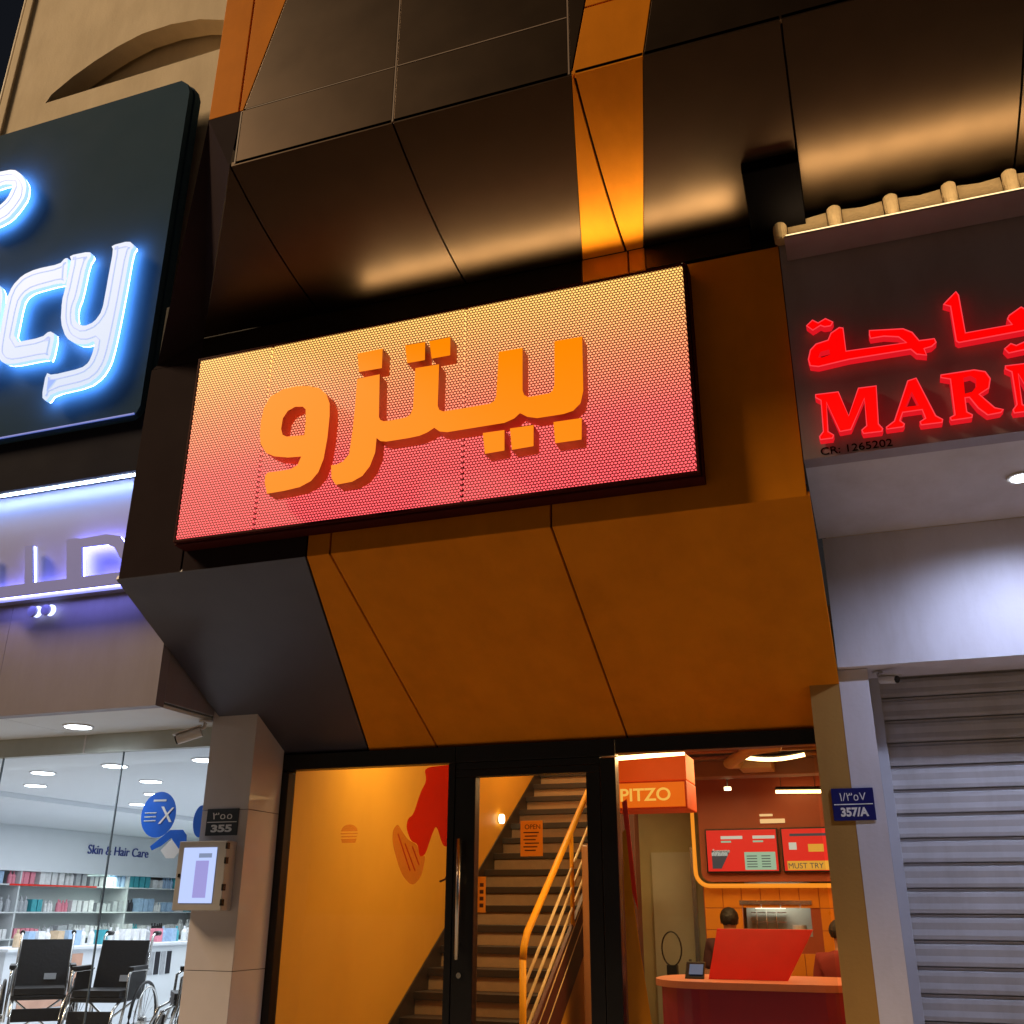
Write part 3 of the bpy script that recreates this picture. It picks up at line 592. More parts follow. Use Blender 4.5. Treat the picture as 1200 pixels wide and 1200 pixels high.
# grey halo letters on band
ps = tag(empty('arabic_letters', (0,0,0)), 'grey halo lit Arabic letters on the pharmacy band, blue glow behind', 'sign')
STp = [[-6.376,3.838],[-6.401,3.929],[-6.291,3.929],[-6.009,3.929],[-6.079,4.247],[-6.008,4.247],[-5.93,3.929],[-5.87,3.929],[-5.605,3.929],[-5.672,4.252],[-5.592,4.257],[-5.531,4.245],[-5.293,4.254],[-5.171,4.225],[-5.066,4.108],[-5.045,4.014],[-5.123,4.037],[-5.196,4.134],[-5.278,4.172],[-5.514,4.175],[-5.462,3.929],[-5.027,3.929],[-5.015,3.838],[-5.752,3.838]]
me = outline('letters', [STp], -1.335, .02, M_halo_face, ps)
back = outline('halo', [[(x*1.0, z) for x, z in STp]], -1.312, .012, emis('halo_blue', (.28,.28,1.0), 16), ps)
for a, b, z0_, z1_ in ((-6.000,-5.925,3.935,4.25),(-5.590,-5.535,3.935,4.20),(-6.42,-6.37,3.935,4.24)):
    slab('letter_return', [(a-.075,-1.302,z1_),(b-.075,-1.302,z1_),(b,-1.302,z0_),(a,-1.302,z0_)], (0,.01,0), emis('return_glow', (.50,.58,1), .9), ps)
for i, x in enumerate((-5.99, -5.86)):
    disc('letter_dot', (x,-1.235,3.735), .042, .02, M_strip, ps, 'y'); disc('dot_halo', (x+.03,-1.215,3.735), .045, .012, emis('dot_glow', (.55,.62,1.0), 2.2), ps, 'y')
# teal sign
pg = tag(empty('pharmacy_sign', (0,0,0)), 'big dark teal pharmacy sign board with glowing white letters', 'sign')
brd = [(-8.4,5.20),(-5.18,5.20),(-5.13,5.23),(-5.10,5.29),(-5.12,8.52),(-5.15,8.62),(-5.23,8.69),(-8.4,8.69)]
outline('sign_board', [brd], -1.39, .06, M_teal, pg, .0)
outline('board_edge', [[(x-(.0 if x < -8 else -.012), z+(-.012 if z < 6 else .012)) for x, z in brd]], -1.31, .08, M_teal, pg, 0)
box('lower_trim', -8.4, -5.14, -1.432, -1.421, 5.215, 5.228, emis('trim_glow', (.10,.16,.55), .9), pg)
box('sign_bracket', -8.0, -5.3, -1.27, -1.15, 5.6, 5.7, M_black, pg); box('sign_bracket', -8.0, -5.3, -1.27, -1.15, 8.0, 8.1, M_black, pg)
PY = [[-6.027,6.86],[-5.81,6.850],[-5.777,6.8],[-5.816,6.736],[-5.822,6.398],[-5.844,6.31],[-5.837,6.231],[-5.807,6.135],[-5.71,6.077],[-5.609,6.1],[-5.549,6.193],[-5.548,6.421],[-5.550,6.507],[-5.550,6.805],[-5.582,6.855],[-5.396,6.858],[-5.328,6.79],[-5.363,6.746],[-5.363,6.334],[-5.368,6.068],[-5.376,5.826],[-5.395,5.673],[-5.452,5.565],[-5.566,5.498],[-5.913,5.486],[-5.956,5.417],[-6.014,5.468],[-6.019,5.697],[-5.951,5.66],[-5.653,5.67],[-5.588,5.711],[-5.564,5.803],[-5.564,5.913],[-5.646,5.892],[-5.758,5.918],[-5.882,6.003],[-5.972,6.171],[-6.007,6.395],[-5.999,6.503],[-5.994,6.805]]
PC = [[-6.035,6.835],[-5.995,6.558],[-6.079,6.587],[-6.37,6.578],[-6.442,6.545],[-6.472,6.48],[-6.465,6.067],[-6.147,6.06],[-6.077,6.109],[-6.006,6.063],[-6.009,5.816],[-6.072,5.847],[-6.412,5.85],[-6.524,5.886],[-6.600,5.965],[-6.623,6.063],[-6.65,6.54],[-6.614,6.681],[-6.523,6.771],[-6.386,6.803],[-6.117,6.794],[-6.072,6.843]]
PA = [[-7.126,6.80],[-6.835,6.771],[-6.756,6.709],[-6.70,6.609],[-6.68,6.401],[-6.66,6.134],[-6.70,5.951],[-6.78,5.884],[-7.12,5.88],[-7.24,5.95],[-7.30,6.08],[-7.30,6.58],[-7.24,6.73],[-7.15,6.79]]
PP = [[-7.38,8.1],[-7.139,8.079],[-6.933,8.058],[-6.819,7.966],[-6.728,7.836],[-6.707,7.684],[-6.769,7.569],[-6.851,7.475],[-6.977,7.435],[-7.201,7.42],[-7.259,7.639],[-7.028,7.637],[-6.925,7.713],[-6.886,7.865],[-7.001,7.9],[-7.092,7.892],[-7.326,7.896]]
M_wl = emis('white_letter_face', (.58, .74, 1.0), .85); M_wr = emis('white_letter_return', (.30, .50, 1.0), 1.6); M_wh = emis('white_letter_halo', (.26, .50, 1.0), 20)
M_line = mat('letter_groove', (.10, .13, .30), .5)
for P in (PY, PC, PA, PP):
    P = round_poly([tuple(q) for q in P], 1)
    letter('letter', [P, inset(P, .17)] if P[0][0] < -7.1 and P[0][1] < 7 else [P], -1.535, -1.495, M_wl, M_wr, at_(pg))
    outline('letter_groove', [inset(P, .045), inset(P, .053)], -1.536, .004, emis('groove_glow', (.42,.55,1.0), .85), pg)
    outline('halo', [inset(P, .004)], -1.486, .014, M_wh, pg)

# ---------------------------------------------------------------- pharmacy glazing + interior
pw = tag(empty('pharmacy_window', (0,0,0)), 'frameless pharmacy shop window with pale head rail', 'window')
box('head_rail', -9.0, -6.195, -.24, -.17, 2.80, 2.949, mat('pale_green_rail', (.42,.45,.42), .4), pw); box('head_rail', -6.175, -4.79, -.24, -.17, 2.80, 2.949, MATS['pale_green_rail'], pw)
box('rail_joint', -6.193, -6.177, -.243, -.17, 2.80, 2.949, M_plastic, pw)
for a, b in ((-9.0,-7.075),(-7.065,-5.808),(-5.798,-4.775)): box('glass_pane', a, b, -.206, -.194, .12, 2.80, M_glass2, pw)
for x in (-7.07, -5.803): box('glass_joint', x-.004, x+.004, -.208, -.192, .12, 2.80, mat('silicone_joint', (.12,.15,.17), .5), pw)
ph_floor = struct(box('pharmacy_floor', -14, -4.6, -.18, 14, .08, .12, M_phfl))
struct(box('display_platform', -9.5, -4.95, -.15, 1.9, .122, .40, M_phw))
struct(box('pharmacy_ceiling', -14, -4.45, -.16, 14, 2.85, 2.90, M_phw))
struct(box('pharmacy_wall', -4.55, -4.45, .30, 14, .12, 2.85, M_phw))
struct(box('pharmacy_wall', -14, -4.5, 13.0, 13.1, .12, 2.85, M_phw))
struct(box('pharmacy_wall', -13.3, -13.2, -.15, 13, .12, 2.85, M_phw))
struct(box('shelf_header', -13.19, -12.6, 2.5, 13, 2.13, 2.849, M_phw))
struct(box('ceiling_bulkhead', -12.59, -9.5, 2.0, 12.9, 2.79, 2.849, M_phw))
tg = text('wall_lettering', 'Skin & Hair Care', 0, 0, 0, .21, mat('blue_lettering', (.02,.05,.28), .5), None, .006, width=1.55)
tg.data.transform(Matrix.Rotation(math.pi/2, 4, 'Z')); tg.data.transform(Matrix.Translation((-12.585, 7.22, 2.45)))
tag(tg, 'dark blue Skin & Hair Care lettering on the pharmacy header wall', 'lettering')
M_lampd = emis('pharmacy_lamp_glow', (.85,.95,1.0), 9)
LP = [(-6.72,.78),(-7.76,.98),(-8.67,1.84),(-7.19,1.9),(-7.97,2.95),(-8.97,3.92),(-5.66,.70)]
WH = ['large round downlight nearest the glass in the pharmacy ceiling','round downlight at the far left of the pharmacy ceiling','round downlight behind the far left one in the pharmacy ceiling','round downlight above the blue round sticker','round downlight just behind the one above the sticker','rearmost round downlight of the pharmacy ceiling','round downlight beside the stone pillar']
for i, (x, y) in enumerate(LP):
    o = tag(empty('downlight', (x, y, 2.85)), WH[i], 'light', 'downlights in the pharmacy ceiling')
    disc('trim_ring', (0,0,-.005), .125, .010, M_plastic, o); disc('lamp', (0,0,-.012), .108, .004, M_lampd, o)
o = tag(empty('downlight', (-5.93,-.62,2.95)), 'round downlight in the strip of ceiling outside the pharmacy glass', 'light')
disc('trim_ring', (0,0,-.005), .118, .010, M_plastic, o); disc('lamp', (0,0,-.012), .10, .004, M_lampd, o)
d = bpy.data.lights.new('downlight_beam', 'SPOT'); lo_ = bpy.data.objects.new('downlight_beam', d); COL.objects.link(lo_); lo_.parent = o; lo_.location = (0,0,-.03)
d.energy = 80; d.color = (.85, .92, 1.0); d.spot_size = math.radians(165); d.spot_blend = .8; d.shadow_soft_size = .1
area('pharmacy_ceiling_light', (-8.6, 4.5, 2.76), (6, 6), 270, (.93,.96,1.0), direction=(0,0,-1))
area('pharmacy_front_light', (-6.6, 1.0, 2.80), (3.0, 1.2), 45, (.82,.93,1.0), direction=(0,-.2,-1))
# shelves
M_sh = mat('shelf_white', (.62,.66,.68), .4)
cab = tag(empty('shelf_unit', (0,0,0)), 'long white wall shelving full of products along the pharmacy side wall', 'shelving')
for z in (1.94, 1.54, 1.16): box('shelf', -13.19, -12.62, 3.0, 12.9, z-.02, z, M_sh, cab)
for y in (3.0, 5.9, 8.4, 10.9): box('divider', -13.18, -12.63, y, y+.03, .12, 2.129, M_sh, cab)
box('red_shelf_edge', -12.619, -12.612, 5.7, 7.6, 1.915, 1.942, M_red, cab)
box('lower_cabinet', -13.19, -12.55, 3.0, 12.9, .13, .95, M_sh, cab)
area('shelf_light', (-12.9, 8, 2.12), (.25, 9), 80, (.85,1.0,.80), direction=(-.1,0,-1))
cols = [('white',(.75,.76,.78)),('pale blue',(.35,.5,.7)),('pink',(.75,.25,.33)),('black',(.02,.02,.03)),('teal',(.05,.35,.42)),('blue',(.05,.14,.5)),('sand',(.6,.45,.3)),('grey',(.4,.42,.45))]
rows = {1.94: 'top', 1.54: 'middle', 1.16: 'lower'}
cache = {}; cnt = {}
ONES = 'first second third fourth fifth sixth seventh eighth ninth tenth eleventh twelfth thirteenth fourteenth fifteenth sixteenth seventeenth eighteenth nineteenth twentieth'.split()
def ordn(n): return ONES[n-1] if n <= 20 else 'twenty ' + ONES[n-21]
def product(kind, ci):
    key = (kind, ci)
    if key in cache: return cache[key]
    cn, cc = cols[ci]; mt = mat('product_'+cn.replace(' ', '_'), cc, .4, var=.15, scale=25)
    bm = bmesh.new()
    if kind == 'box': bbox(bm, -.07, .07, -.055, .055, 0, .20)
    else:
        tube_bm(bm, [(0,0,0),(0,0,.14),(0,0,.17),(0,0,.18),(0,0,.23)], [.042,.042,.030,.016,.016], 10)
    bmesh.ops.recalc_face_normals(bm, faces=bm.faces); me = bpy.data.meshes.new('product_'+kind); bm.to_mesh(me); bm.free(); me.materials.append(mt)
    cache[key] = me; return me
for z, rn in rows.items():
    y = 5.15; run = 0
    while y < 12.4:
        if run <= 0: run = random.randint(2, 5); kind = random.choice(('box','box','bottle')); ci = random.choice((0,0,0,0,0,1,1,7,7,2,3,4,6)); s_ = random.uniform(.65, 1.1); y += random.uniform(.01, .07)
        run -= 1
        o = bpy.data.objects.new('carton' if kind == 'box' else 'bottle', product(kind, ci)); COL.objects.link(o)
        o.location = (-12.72 - random.uniform(0,.04), y, z + .001); o.scale = (s_, s_, s_*random.uniform(.95,1.05)); o.rotation_euler[2] = random.uniform(-.08,.08)
        cnt[(rn,ci,kind)] = cnt.get((rn,ci,kind), 0) + 1
        tag(o, f"{ordn(cnt[(rn,ci,kind)])} {cols[ci][0]} {'carton' if kind == 'box' else 'bottle'} from the left on the {rn} pharmacy wall shelf", 'carton' if kind == 'box' else 'bottle', f"{cols[ci][0]} {'cartons' if kind == 'box' else 'bottles'} on the {rn} shelf")
        y += .145*s_ if kind == 'box' else .09*s_
# counter in front
pc = tag(empty('pharmacy_counter', (0,0,0)), 'long white pharmacy counter with printed panels in front of the shelves', 'counter')
box('counter_body', -10.6, -10.0, 3.2, 9.5, .13, 1.10, M_phw, pc); box('counter_top', -10.65, -9.93, 3.15, 9.55, 1.102, 1.14, M_phw, pc, bev=.006)
for k in range(9): box('brochure', -9.998, -9.99, 5.2+k*.13, 5.30+k*.13, .72, 1.02, mat('product_grey',(0,0,0)) if k % 2 else mat('product_black',(0,0,0)), pc)
tag(box('poster', -9.998, -9.99, 3.5, 4.5, .45, 1.05, mat('skin_poster', (.62,.36,.26), .5, var=.25, scale=3)), 'warm skin toned poster on the front of the pharmacy counter', 'poster')
for i in range(34):
    y = 3.6 + i*.165 + random.uniform(-.03,.03); ci = random.choice((0,1,0,4,0,6,7,0,2)); kind = random.choice(('box','bottle'))
    o = bpy.data.objects.new('carton' if kind == 'box' else 'bottle', product(kind, ci)); COL.objects.link(o); o.location = (-10.25, y, 1.142); o.scale = (1,1,.9)
    cnt[('c',ci,kind)] = cnt.get(('c',ci,kind), 0) + 1
    tag(o, f"{ordn(cnt[('c',ci,kind)])} {cols[ci][0]} {'carton' if kind == 'box' else 'bottle'} from the left on the white pharmacy counter", 'carton' if kind == 'box' else 'bottle', f"{cols[ci][0]} {'cartons' if kind == 'box' else 'bottles'} on the counter")
# glass stickers
M_stb = mat('blue_sticker', (.02,.13,.62), .35, var=.15, scale=5)
def ell(cx, cz, rx_, rz_, n=32): return [(cx+rx_*math.cos(2*math.pi*i/n), cz+rz_*math.sin(2*math.pi*i/n)) for i in range(n)]
st = tag(empty('glass_sticker', (-5.37,-.209,2.29)), 'round blue sticker with white cross on the pharmacy glass', 'sticker')
outline('disc', [ell(0,0,.165,.175)], 0, .002, M_stb, st); outline('cross', [[(.02,.06),(.045,.06),(.135,-.06),(.11,-.06)]], -.003, .001, emis_w, st); outline('cross', [[(.125,.05),(.145,.05),(.03,-.07),(.01,-.07)]], -.005, .001, emis_w, st)
for k in range(3): box('text_line', -.13, -.02, -.004, -.002, .01-k*.03, .018-k*.03, M_sh, st)
box('text_line', -.06, .06, -.004, -.002, .10, .115, M_sh, st)
st = tag(empty('glass_sticker', (-5.22,-.209,2.08)), 'blue pointed sticker below the round one on the pharmacy glass', 'sticker')
outline('shape', [[(-.19,-.03),(-.02,.09),(.10,.09),(.14,.05),(.15,-.02),(.08,-.05),(.0,.03),(-.09,-.03),(-.17,-.06)]], 0, .002, M_stb, st); outline('white_fan', [[(-.09,-.06),(.0,.02),(.10,-.06),(.05,-.12),(-.03,-.12)]], .003, .001, emis_w, st)
tag(outline('glass_sticker', [ell(-4.965,2.23,.07,.12)], -.209, .002, M_stb), 'sliver of a blue round sticker behind the display case edge', 'sticker')
# wheelchairs
def wheelchair(loc, rz, label):
    o = tag(empty('wheelchair', loc, rz), label, 'wheelchair', 'wheelchairs in the pharmacy window')
    K = mat('black_upholstery', (.012,.012,.014), .5, bump=.2, bscale=40); T = M_steel
    slab('backrest', [(-.21,.22,.50),(.21,.22,.50),(.21,.30,.93),(-.21,.30,.93)], (0,-.035,0), K, o, bev=.01)
    box('seat', -.22, .22, -.22, .22, .46, .50, K, o, bev=.012)
    slab('label_patch', [(.02,.182,.60),(.12,.182,.60),(.12,.187,.65),(.02,.187,.65)], (0,-.004,0), M_plastic, o)
    slab('seat_cushion', [(-.20,-.22,.502),(.20,-.22,.502),(.20,.18,.502),(-.20,.18,.502)], (0,0,.05), K, o, bev=.012)
    slab('calf_strap', [(-.19,-.30,.30),(.19,-.30,.30),(.19,-.29,.40),(-.19,-.29,.40)], (0,.02,0), K, o, bev=.005)
    for s in (-1, 1):
        slab('side_guard', [(s*.232,-.15,.50),(s*.232,.20,.50),(s*.232,.20,.69),(s*.232,-.12,.69)], (s*.006,0,0), K, o)
        tube('back_tube', [(s*.22,.22,.30),(s*.22,.24,.55),(s*.22,.32,.96),(s*.22,.37,.985),(s*.22,.44,.985)], .012, T, o)
        tube('push_handle', [(s*.22,.36,.985),(s*.22,.47,.985)], .021, K, o)
        box('armrest', s*.245-.025, s*.245+.025, -.16, .17, .70, .735, K, o, bev=.008)
        tube('arm_frame', [(s*.245,.23,.70),(s*.245,-.14,.70),(s*.245,-.18,.67),(s*.245,-.19,.46),(s*.245,-.24,.30)], .012, T, o)
        tube('leg_frame', [(s*.20,-.20,.47),(s*.20,-.30,.42),(s*.20,-.42,.14)], .012, T, o)
        box('footplate', s*.11-.075, s*.11+.075, -.53, -.40, .11, .125, K, o)
        # wheel
        wl = empty('wheel', (s*.29, .12, .30)); wl.parent = o
        n = 36; r = .30
        pts = [(0, r*math.cos(2*math.pi*i/n), r*math.sin(2*math.pi*i/n)) for i in range(n+1)]
        bmw = bmesh.new(); tube_bm(bmw, pts, .014, 8, False); finish(bmw, 'tyre', K, wl, True)
        bmw = bmesh.new(); tube_bm(bmw, [(s*.03, p[1]*.88, p[2]*.88) for p in pts], .008, 6, False); finish(bmw, 'push_rim', T, wl, True)
        bmw = bmesh.new()
        for i in range(16):
            t = 2*math.pi*i/16; tube_bm(bmw, [(0,0,0),(0,r*.97*math.cos(t),r*.97*math.sin(t))], .0022, 4, False)
        tube_bm(bmw, [(-.03,0,0),(.03,0,0)], .03, 12); finish(bmw, 'spokes', T, wl)
        bmw = bmesh.new(); q = [(s*.2, -.28+.07*math.cos(2*math.pi*i/16), .08+.07*math.sin(2*math.pi*i/16)) for i in range(17)]
        tube_bm(bmw, q, .012, 6, False); tube_bm(bmw, [(s*.2,-.28,.08),(s*.2,-.25,.30)], .012, 6); finish(bmw, 'caster', K, o, True)
    bmw = bmesh.new()
    tube_bm(bmw, [(-.2,.1,.15),(.2,.1,.45)], .01, 6); tube_bm(bmw, [(.2,.1,.15),(-.2,.1,.45)], .01, 6); finish(bmw, 'cross_brace', T, o)
    return o
PZ_ = .402
wheelchair((-6.42,.75,PZ_), .30, 'black wheelchair in the middle facing the pharmacy window, backrest highest')
wheelchair((-7.15,.75,PZ_-.001), .75, 'black wheelchair at the left turned towards the middle one')
wheelchair((-5.55,.85,PZ_-.001), -.85, 'black wheelchair beside the stone pillar turned sideways')

# ================================================================== PIZZA SHOP INTERIOR
struct(box('shop_floor', -4.5, .10, .06, 9.5, .08, .12, M_int_floor))
struct(box('stair_wall', -4.42, -4.315, .06, 9.5, .12, 5.4, M_int_o))
struct(box('stair_end_wall', -4.31, -2.86, 8.2, 8.3, .12, 5.4, M_int_o))
struct(box('partition_wall', -2.95, -2.86, 3.9, 8.2, .12, 5.4, M_int_o))
struct(box('shop_ceiling', -2.85, .05, .06, 6.0, 3.02, 3.07, M_ceil_d))
struct(box('stair_ceiling', -4.31, -2.86, .06, 1.2, 3.60, 3.65, M_ceil_d)); struct(slab('stair_soffit', [(-4.31,1.21,3.6),(-2.86,1.21,3.6),(-2.86,7.9,6.2),(-4.31,7.9,6.2)], (0,0,.05), M_ceil_d))
struct(box('front_bulkhead', -4.31, -.10, .08, .16, 2.80, 3.6, M_ceil_d))
struct(box('right_wall', -.06, .04, .26, 6.0, .12, 3.02, M_int_o))
struct(box('back_wall', -2.85, -.07, 4.6, 4.7, .12, 3.01, M_olive))
# stairs
stf = tag(empty('staircase', (0,0,0)), 'steep indoor staircase with dark stone treads behind the glass door', 'stairs')
rise, run_ = .1905, .301
y0s, z0s = 1.55, .12
slot = 0
me_t = None
for k in range(21):
    zt = z0s + rise*(k+1); yf = y0s + run_*k
    if zt > 4.3: break
    if k == 0:
        t = box('tread', -4.31, -3.03, -.03, run_+.01, -.068, 0, M_tread, stf, bev=.006); r = box('riser', -4.31, -3.03, 0, .02, -rise+.001, -.069, M_riser, stf)
        me_t, me_r = t.data, r.data; t.location = (0, yf, zt); r.location = (0, yf, zt)
    else:
        t = bpy.data.objects.new('tread', me_t); r = bpy.data.objects.new('riser', me_r)
        for q in (t, r): COL.objects.link(q); q.parent = stf; q.location = (0, yf, zt)
n_ = 20; s_sl = rise/run_
def sz(y): return z0s + rise + (y-y0s)*s_sl
slab('stringer', [(-2.99,y0s-.02,.122),(-2.99,y0s-.02,sz(y0s)+.02),(-2.99,7.6,sz(7.6)+.02),(-2.99,7.6,sz(7.6)-.42),(-2.99,y0s+.55,.122)], (-.035,0,0), M_maroon, stf)
slab('skirting', [(-4.305,y0s-.02,.122),(-4.305,y0s-.02,sz(y0s)+.10),(-4.305,7.6,sz(7.6)+.10),(-4.305,7.6,sz(7.6)-.2),(-4.305,y0s+.4,.122)], (.012,0,0), M_tread, stf)
slab('understair_panel', [(-3.0,y0s+.60,.124),(-3.0,7.55,.124),(-3.0,7.55,sz(7.55)-.44)], (-.02,0,0), M_int_o, stf)
rl = tag(empty('stair_railing', (0,0,0)), 'orange steel stair railing with four pale inclined bars', 'railing')
XRL = -3.0
def rz_(y, h): return sz(y) + h
tube('handrail', [(XRL,1.80,1.20),(XRL,1.83,1.31),(XRL,1.92,1.42),(XRL,4.95,1.42+3.03*s_sl*1.045)], .032, M_rail_o, rl, 12)
tube('newel_post', [(XRL,1.80,.14),(XRL,1.80,1.21)], .030, M_rail_o, rl, 12)
for yp in (3.35, 4.9): tube('post', [(XRL,yp,sz(yp)+.0),(XRL,yp,1.42+(yp-1.92)*s_sl*1.045)], .022, M_rail_o, rl, 10)
for k in range(5):
    h = 1.18 - .19*(k+1)
    tube('bar', [(XRL,1.82,h),(XRL,4.9,h+3.08*s_sl*1.045)], .015, M_bar, rl, 8)
area('stair_fill', (-3.5, 1.1, 3.5), (.9, .6), 48, (1,.66,.30), direction=(-.1,.55,-.8))  # both stair area lights are added fill for steps and wall, no fittings
area('stair_fill_upper', (-3.6, 4.8, 4.6), (.8, .8), 50, (1,.66,.30), direction=(0,-.2,-1))
for loc, lb_ in (((-4.285, 4.75, 2.62), 'small wall spotlight on the stair wall'),):
    o = tag(empty('wall_spotlight', loc), lb_, 'light'); disc('base', (-.02,0,0), .05, .02, M_plastic, o, 'x'); disc('lamp', (.01,0,0), .055, .04, emis('warm_spot_glow', (1,.75,.4), 7), o, 'x')
# menu wall
mp = tag(empty('menu_wall_panel', (0,0,0)), 'red brown panel with rounded corner and orange neon outline holding the menu screens', 'panel')
arcp = [(-1.80,3.0),(-1.80,1.98)] + [(-1.70-.10*math.cos(t), 1.98-.10*math.sin(t)) for t in [math.pi/2*i/6 for i in range(1,7)]] + [(-.075,1.88),(-.075,3.0)]
outline('panel', [arcp], 4.14, .10, M_rb, mp)
tp = [(-1.86,4.08,3.0),(-1.86,4.08,2.0)] + [(-1.72-.14*math.cos(t),4.08,1.98-.14*math.sin(t)) for t in [math.pi/2*i/6 for i in range(1,7)]] + [(-.08,4.08,1.84)]
tube('neon_tube', tp, .022, emis('orange_neon', (1,.30,.02), 1.0), mp, 10)
def screen(x0, x1, z0_, z1_, label, kind):
    o = tag(empty('menu_screen', ((x0+x1)/2, 4.05, (z0_+z1_)/2)), label, 'screen', 'menu screens above the counter'); w = (x1-x0)/2; h = (z1_-z0_)/2
    box('bezel', -w, w, -.02, .03, -h, h, M_lens, o, bev=.004)
    box('display', -w+.015, w-.015, -.024, -.021, -h+.015, h-.015, emis('screen_red', (.80,.012,.012), .85), o)
    cw = emis('screen_white', (.75,.72,.6), .7); cg = emis('screen_green', (.35,.55,.38), .8); cd = emis('screen_dark', (.05,.06,.08), .6); cy = emis('screen_yellow', (.85,.40,.04), .8)
    def r(a, b, c_, d, mt, yy=-.027): box('print', -w+2*w*a, -w+2*w*b, yy, yy+.002, -h+2*h*c_, -h+2*h*d, mt, o)
    if kind == 0:
        r(.22,.52,.76,.83,cw); r(.22,.36,.68,.72,cg); r(.66,.96,.76,.83,cw); r(.66,.80,.68,.72,cg)
        r(.08,.30,.38,.46,cw); outline('print', [[(-w+.06,-h+.04),(-w+.06,0),(-.12,0),(-.22,-h+.04)]], -.026, .002, cd, o)
        r(.53,.95,.06,.46,cg); 
        for k in range(5): r(.56,.70,.36-k*.06,.38-k*.06,cd,-.029); r(.76,.88,.36-k*.06,.38-k*.06,cd,-.029)
        text('heading', 'Supreme', -w+.07, -.028, -h*.08, .05, cw, o, .0005)
    else:
        r(.12,.6,.80,.86,cd); r(.06,.60,.05,.25,cy); r(.66,.98,.70,.95,cy); r(.35,.55,.45,.62,cy); r(.1,.2,.5,.66,cw)
        text('heading', 'MUST TRY', -w+.05, -.031, -h*.83, .075, cd, o, .0005)
screen(-1.73,-.985,1.965,2.40,'left red menu screen with white and green price panels',0)
screen(-.955,-.20,1.965,2.40,'right red menu screen with yellow banner, cut off by the ochre pillar',1)
box('sign_light', -1.15, -.90, 4.04, 4.085, 2.45, 2.49, emis('small_warm_panel', (1,.6,.25), .9), mp); box('sign_light', -1.15,-1.02,4.04,4.085,2.52,2.54, MATS['small_warm_panel'], mp)
# wall below: orange tiles
tl = tag(empty('tiled_wall', (0,0,0)), 'orange tiled wall under the menu screens around the kitchen hatch', 'wall')
M_ot = mat('orange_wall_tile', (.70,.26,.02), .3, var=.06)
me_b = None
for iz in range(8):
    for ix in range(9):
        xa = -1.80+ix*.193; za = .16+iz*.21
        if -1.45 < xa+.09 < -.72 and 1.28 < za+.1 < 1.72: continue
        if me_b is None: t = box('tile', 0, .187, -.012, 0, 0, .204, M_ot, tl, bev=.002); me_b = t.data
        else: t = bpy.data.objects.new('tile', me_b); COL.objects.link(t); t.parent = tl
        t.location = (xa, 4.19, za)
box('grout_backing', -1.81, -1.42, 4.191, 4.25, .13, 1.86, M_rb, tl); box('grout_backing', -.74, -.06, 4.191, 4.25, .13, 1.86, M_rb, tl); box('grout_backing', -1.42, -.74, 4.191, 4.25, .13, 1.36, M_rb, tl); box('grout_backing', -1.42, -.74, 4.191, 4.25, 1.70, 1.86, M_rb, tl)
hatch = tag(empty('kitchen_hatch', (0,0,0)), 'bright kitchen opening with steel shelves behind the worker', 'opening')
M_kit = mat('kitchen_grey', (.45,.48,.42), .4)
box('hatch_back', -1.42, -.74, 4.52, 4.55, 1.30, 1.90, M_kit, hatch); box('hatch_frame', -1.44, -.72, 4.16, 4.185, 1.66, 1.70, M_steel, hatch)
for k in range(3): box('steel_shelf', -1.36, -1.0, 4.40, 4.50, 1.40+k*.09, 1.408+k*.09, M_steel, hatch)
for x in (-1.3,-1.2,-1.1): tube('rack_bar', [(x,4.38,1.32),(x,4.38,1.66)], .006, M_steel, hatch, 6)
area('hatch_fill', (-1.08,4.36,1.84), (.5,.12), 2.2, (1,.93,.78), direction=(0,.3,-1))  # fill light added to brighten the opening
box('hood_lamp', -1.3, -1.0, 4.30, 4.38, 1.62, 1.64, emis('hood_glow', (1,.9,.7), 1.6), hatch); disc('plate_stack', (-.88,4.40,1.44), .07, .05, M_plastic, hatch)
# grey door and column at the left
gd = tag(empty('service_door', (0,0,0)), 'grey green service door at the back left of the pizza shop', 'door')
box('leaf', -2.42, -1.99, 4.54, 4.585, .13, 2.20, M_grey_door, gd); box('door_handle', -2.06, -2.03, 4.50, 4.54, 1.0, 1.12, M_steel, gd); box('jamb', -1.985, -1.94, 4.52, 4.59, .13, 2.25, M_steel, gd)
tag(box('column', -2.50, -2.33, 3.35, 3.55, .12, 3.0, mat('dark_brown_column', (.09,.03,.02), .5), bev=.01), 'dark brown square column at the back left of the shop', 'column')
tag(box('vending_fridge', -2.80, -2.55, 3.0, 3.6, .12, 2.2, mat('fridge_side', (.35,.16,.06), .4), bev=.015), 'brown tall cabinet against the partition left of the column', 'cabinet')
bk = tag(empty('exercise_wheel_rack', (-2.12,3.9,1.14)), 'small dark wire rack standing by the service door', 'rack')
bk.name = 'wire_rack'
bmw = bmesh.new(); tube_bm(bmw, [(.10*math.cos(2*math.pi*i/20),0,.1+.16*math.sin(2*math.pi*i/20)) for i in range(21)], .008, 6, False); finish(bmw, 'ring', M_lens, bk, True)
box('stand', -.05, .05, -.05, .05, -1.02, -.05, M_lens, bk)
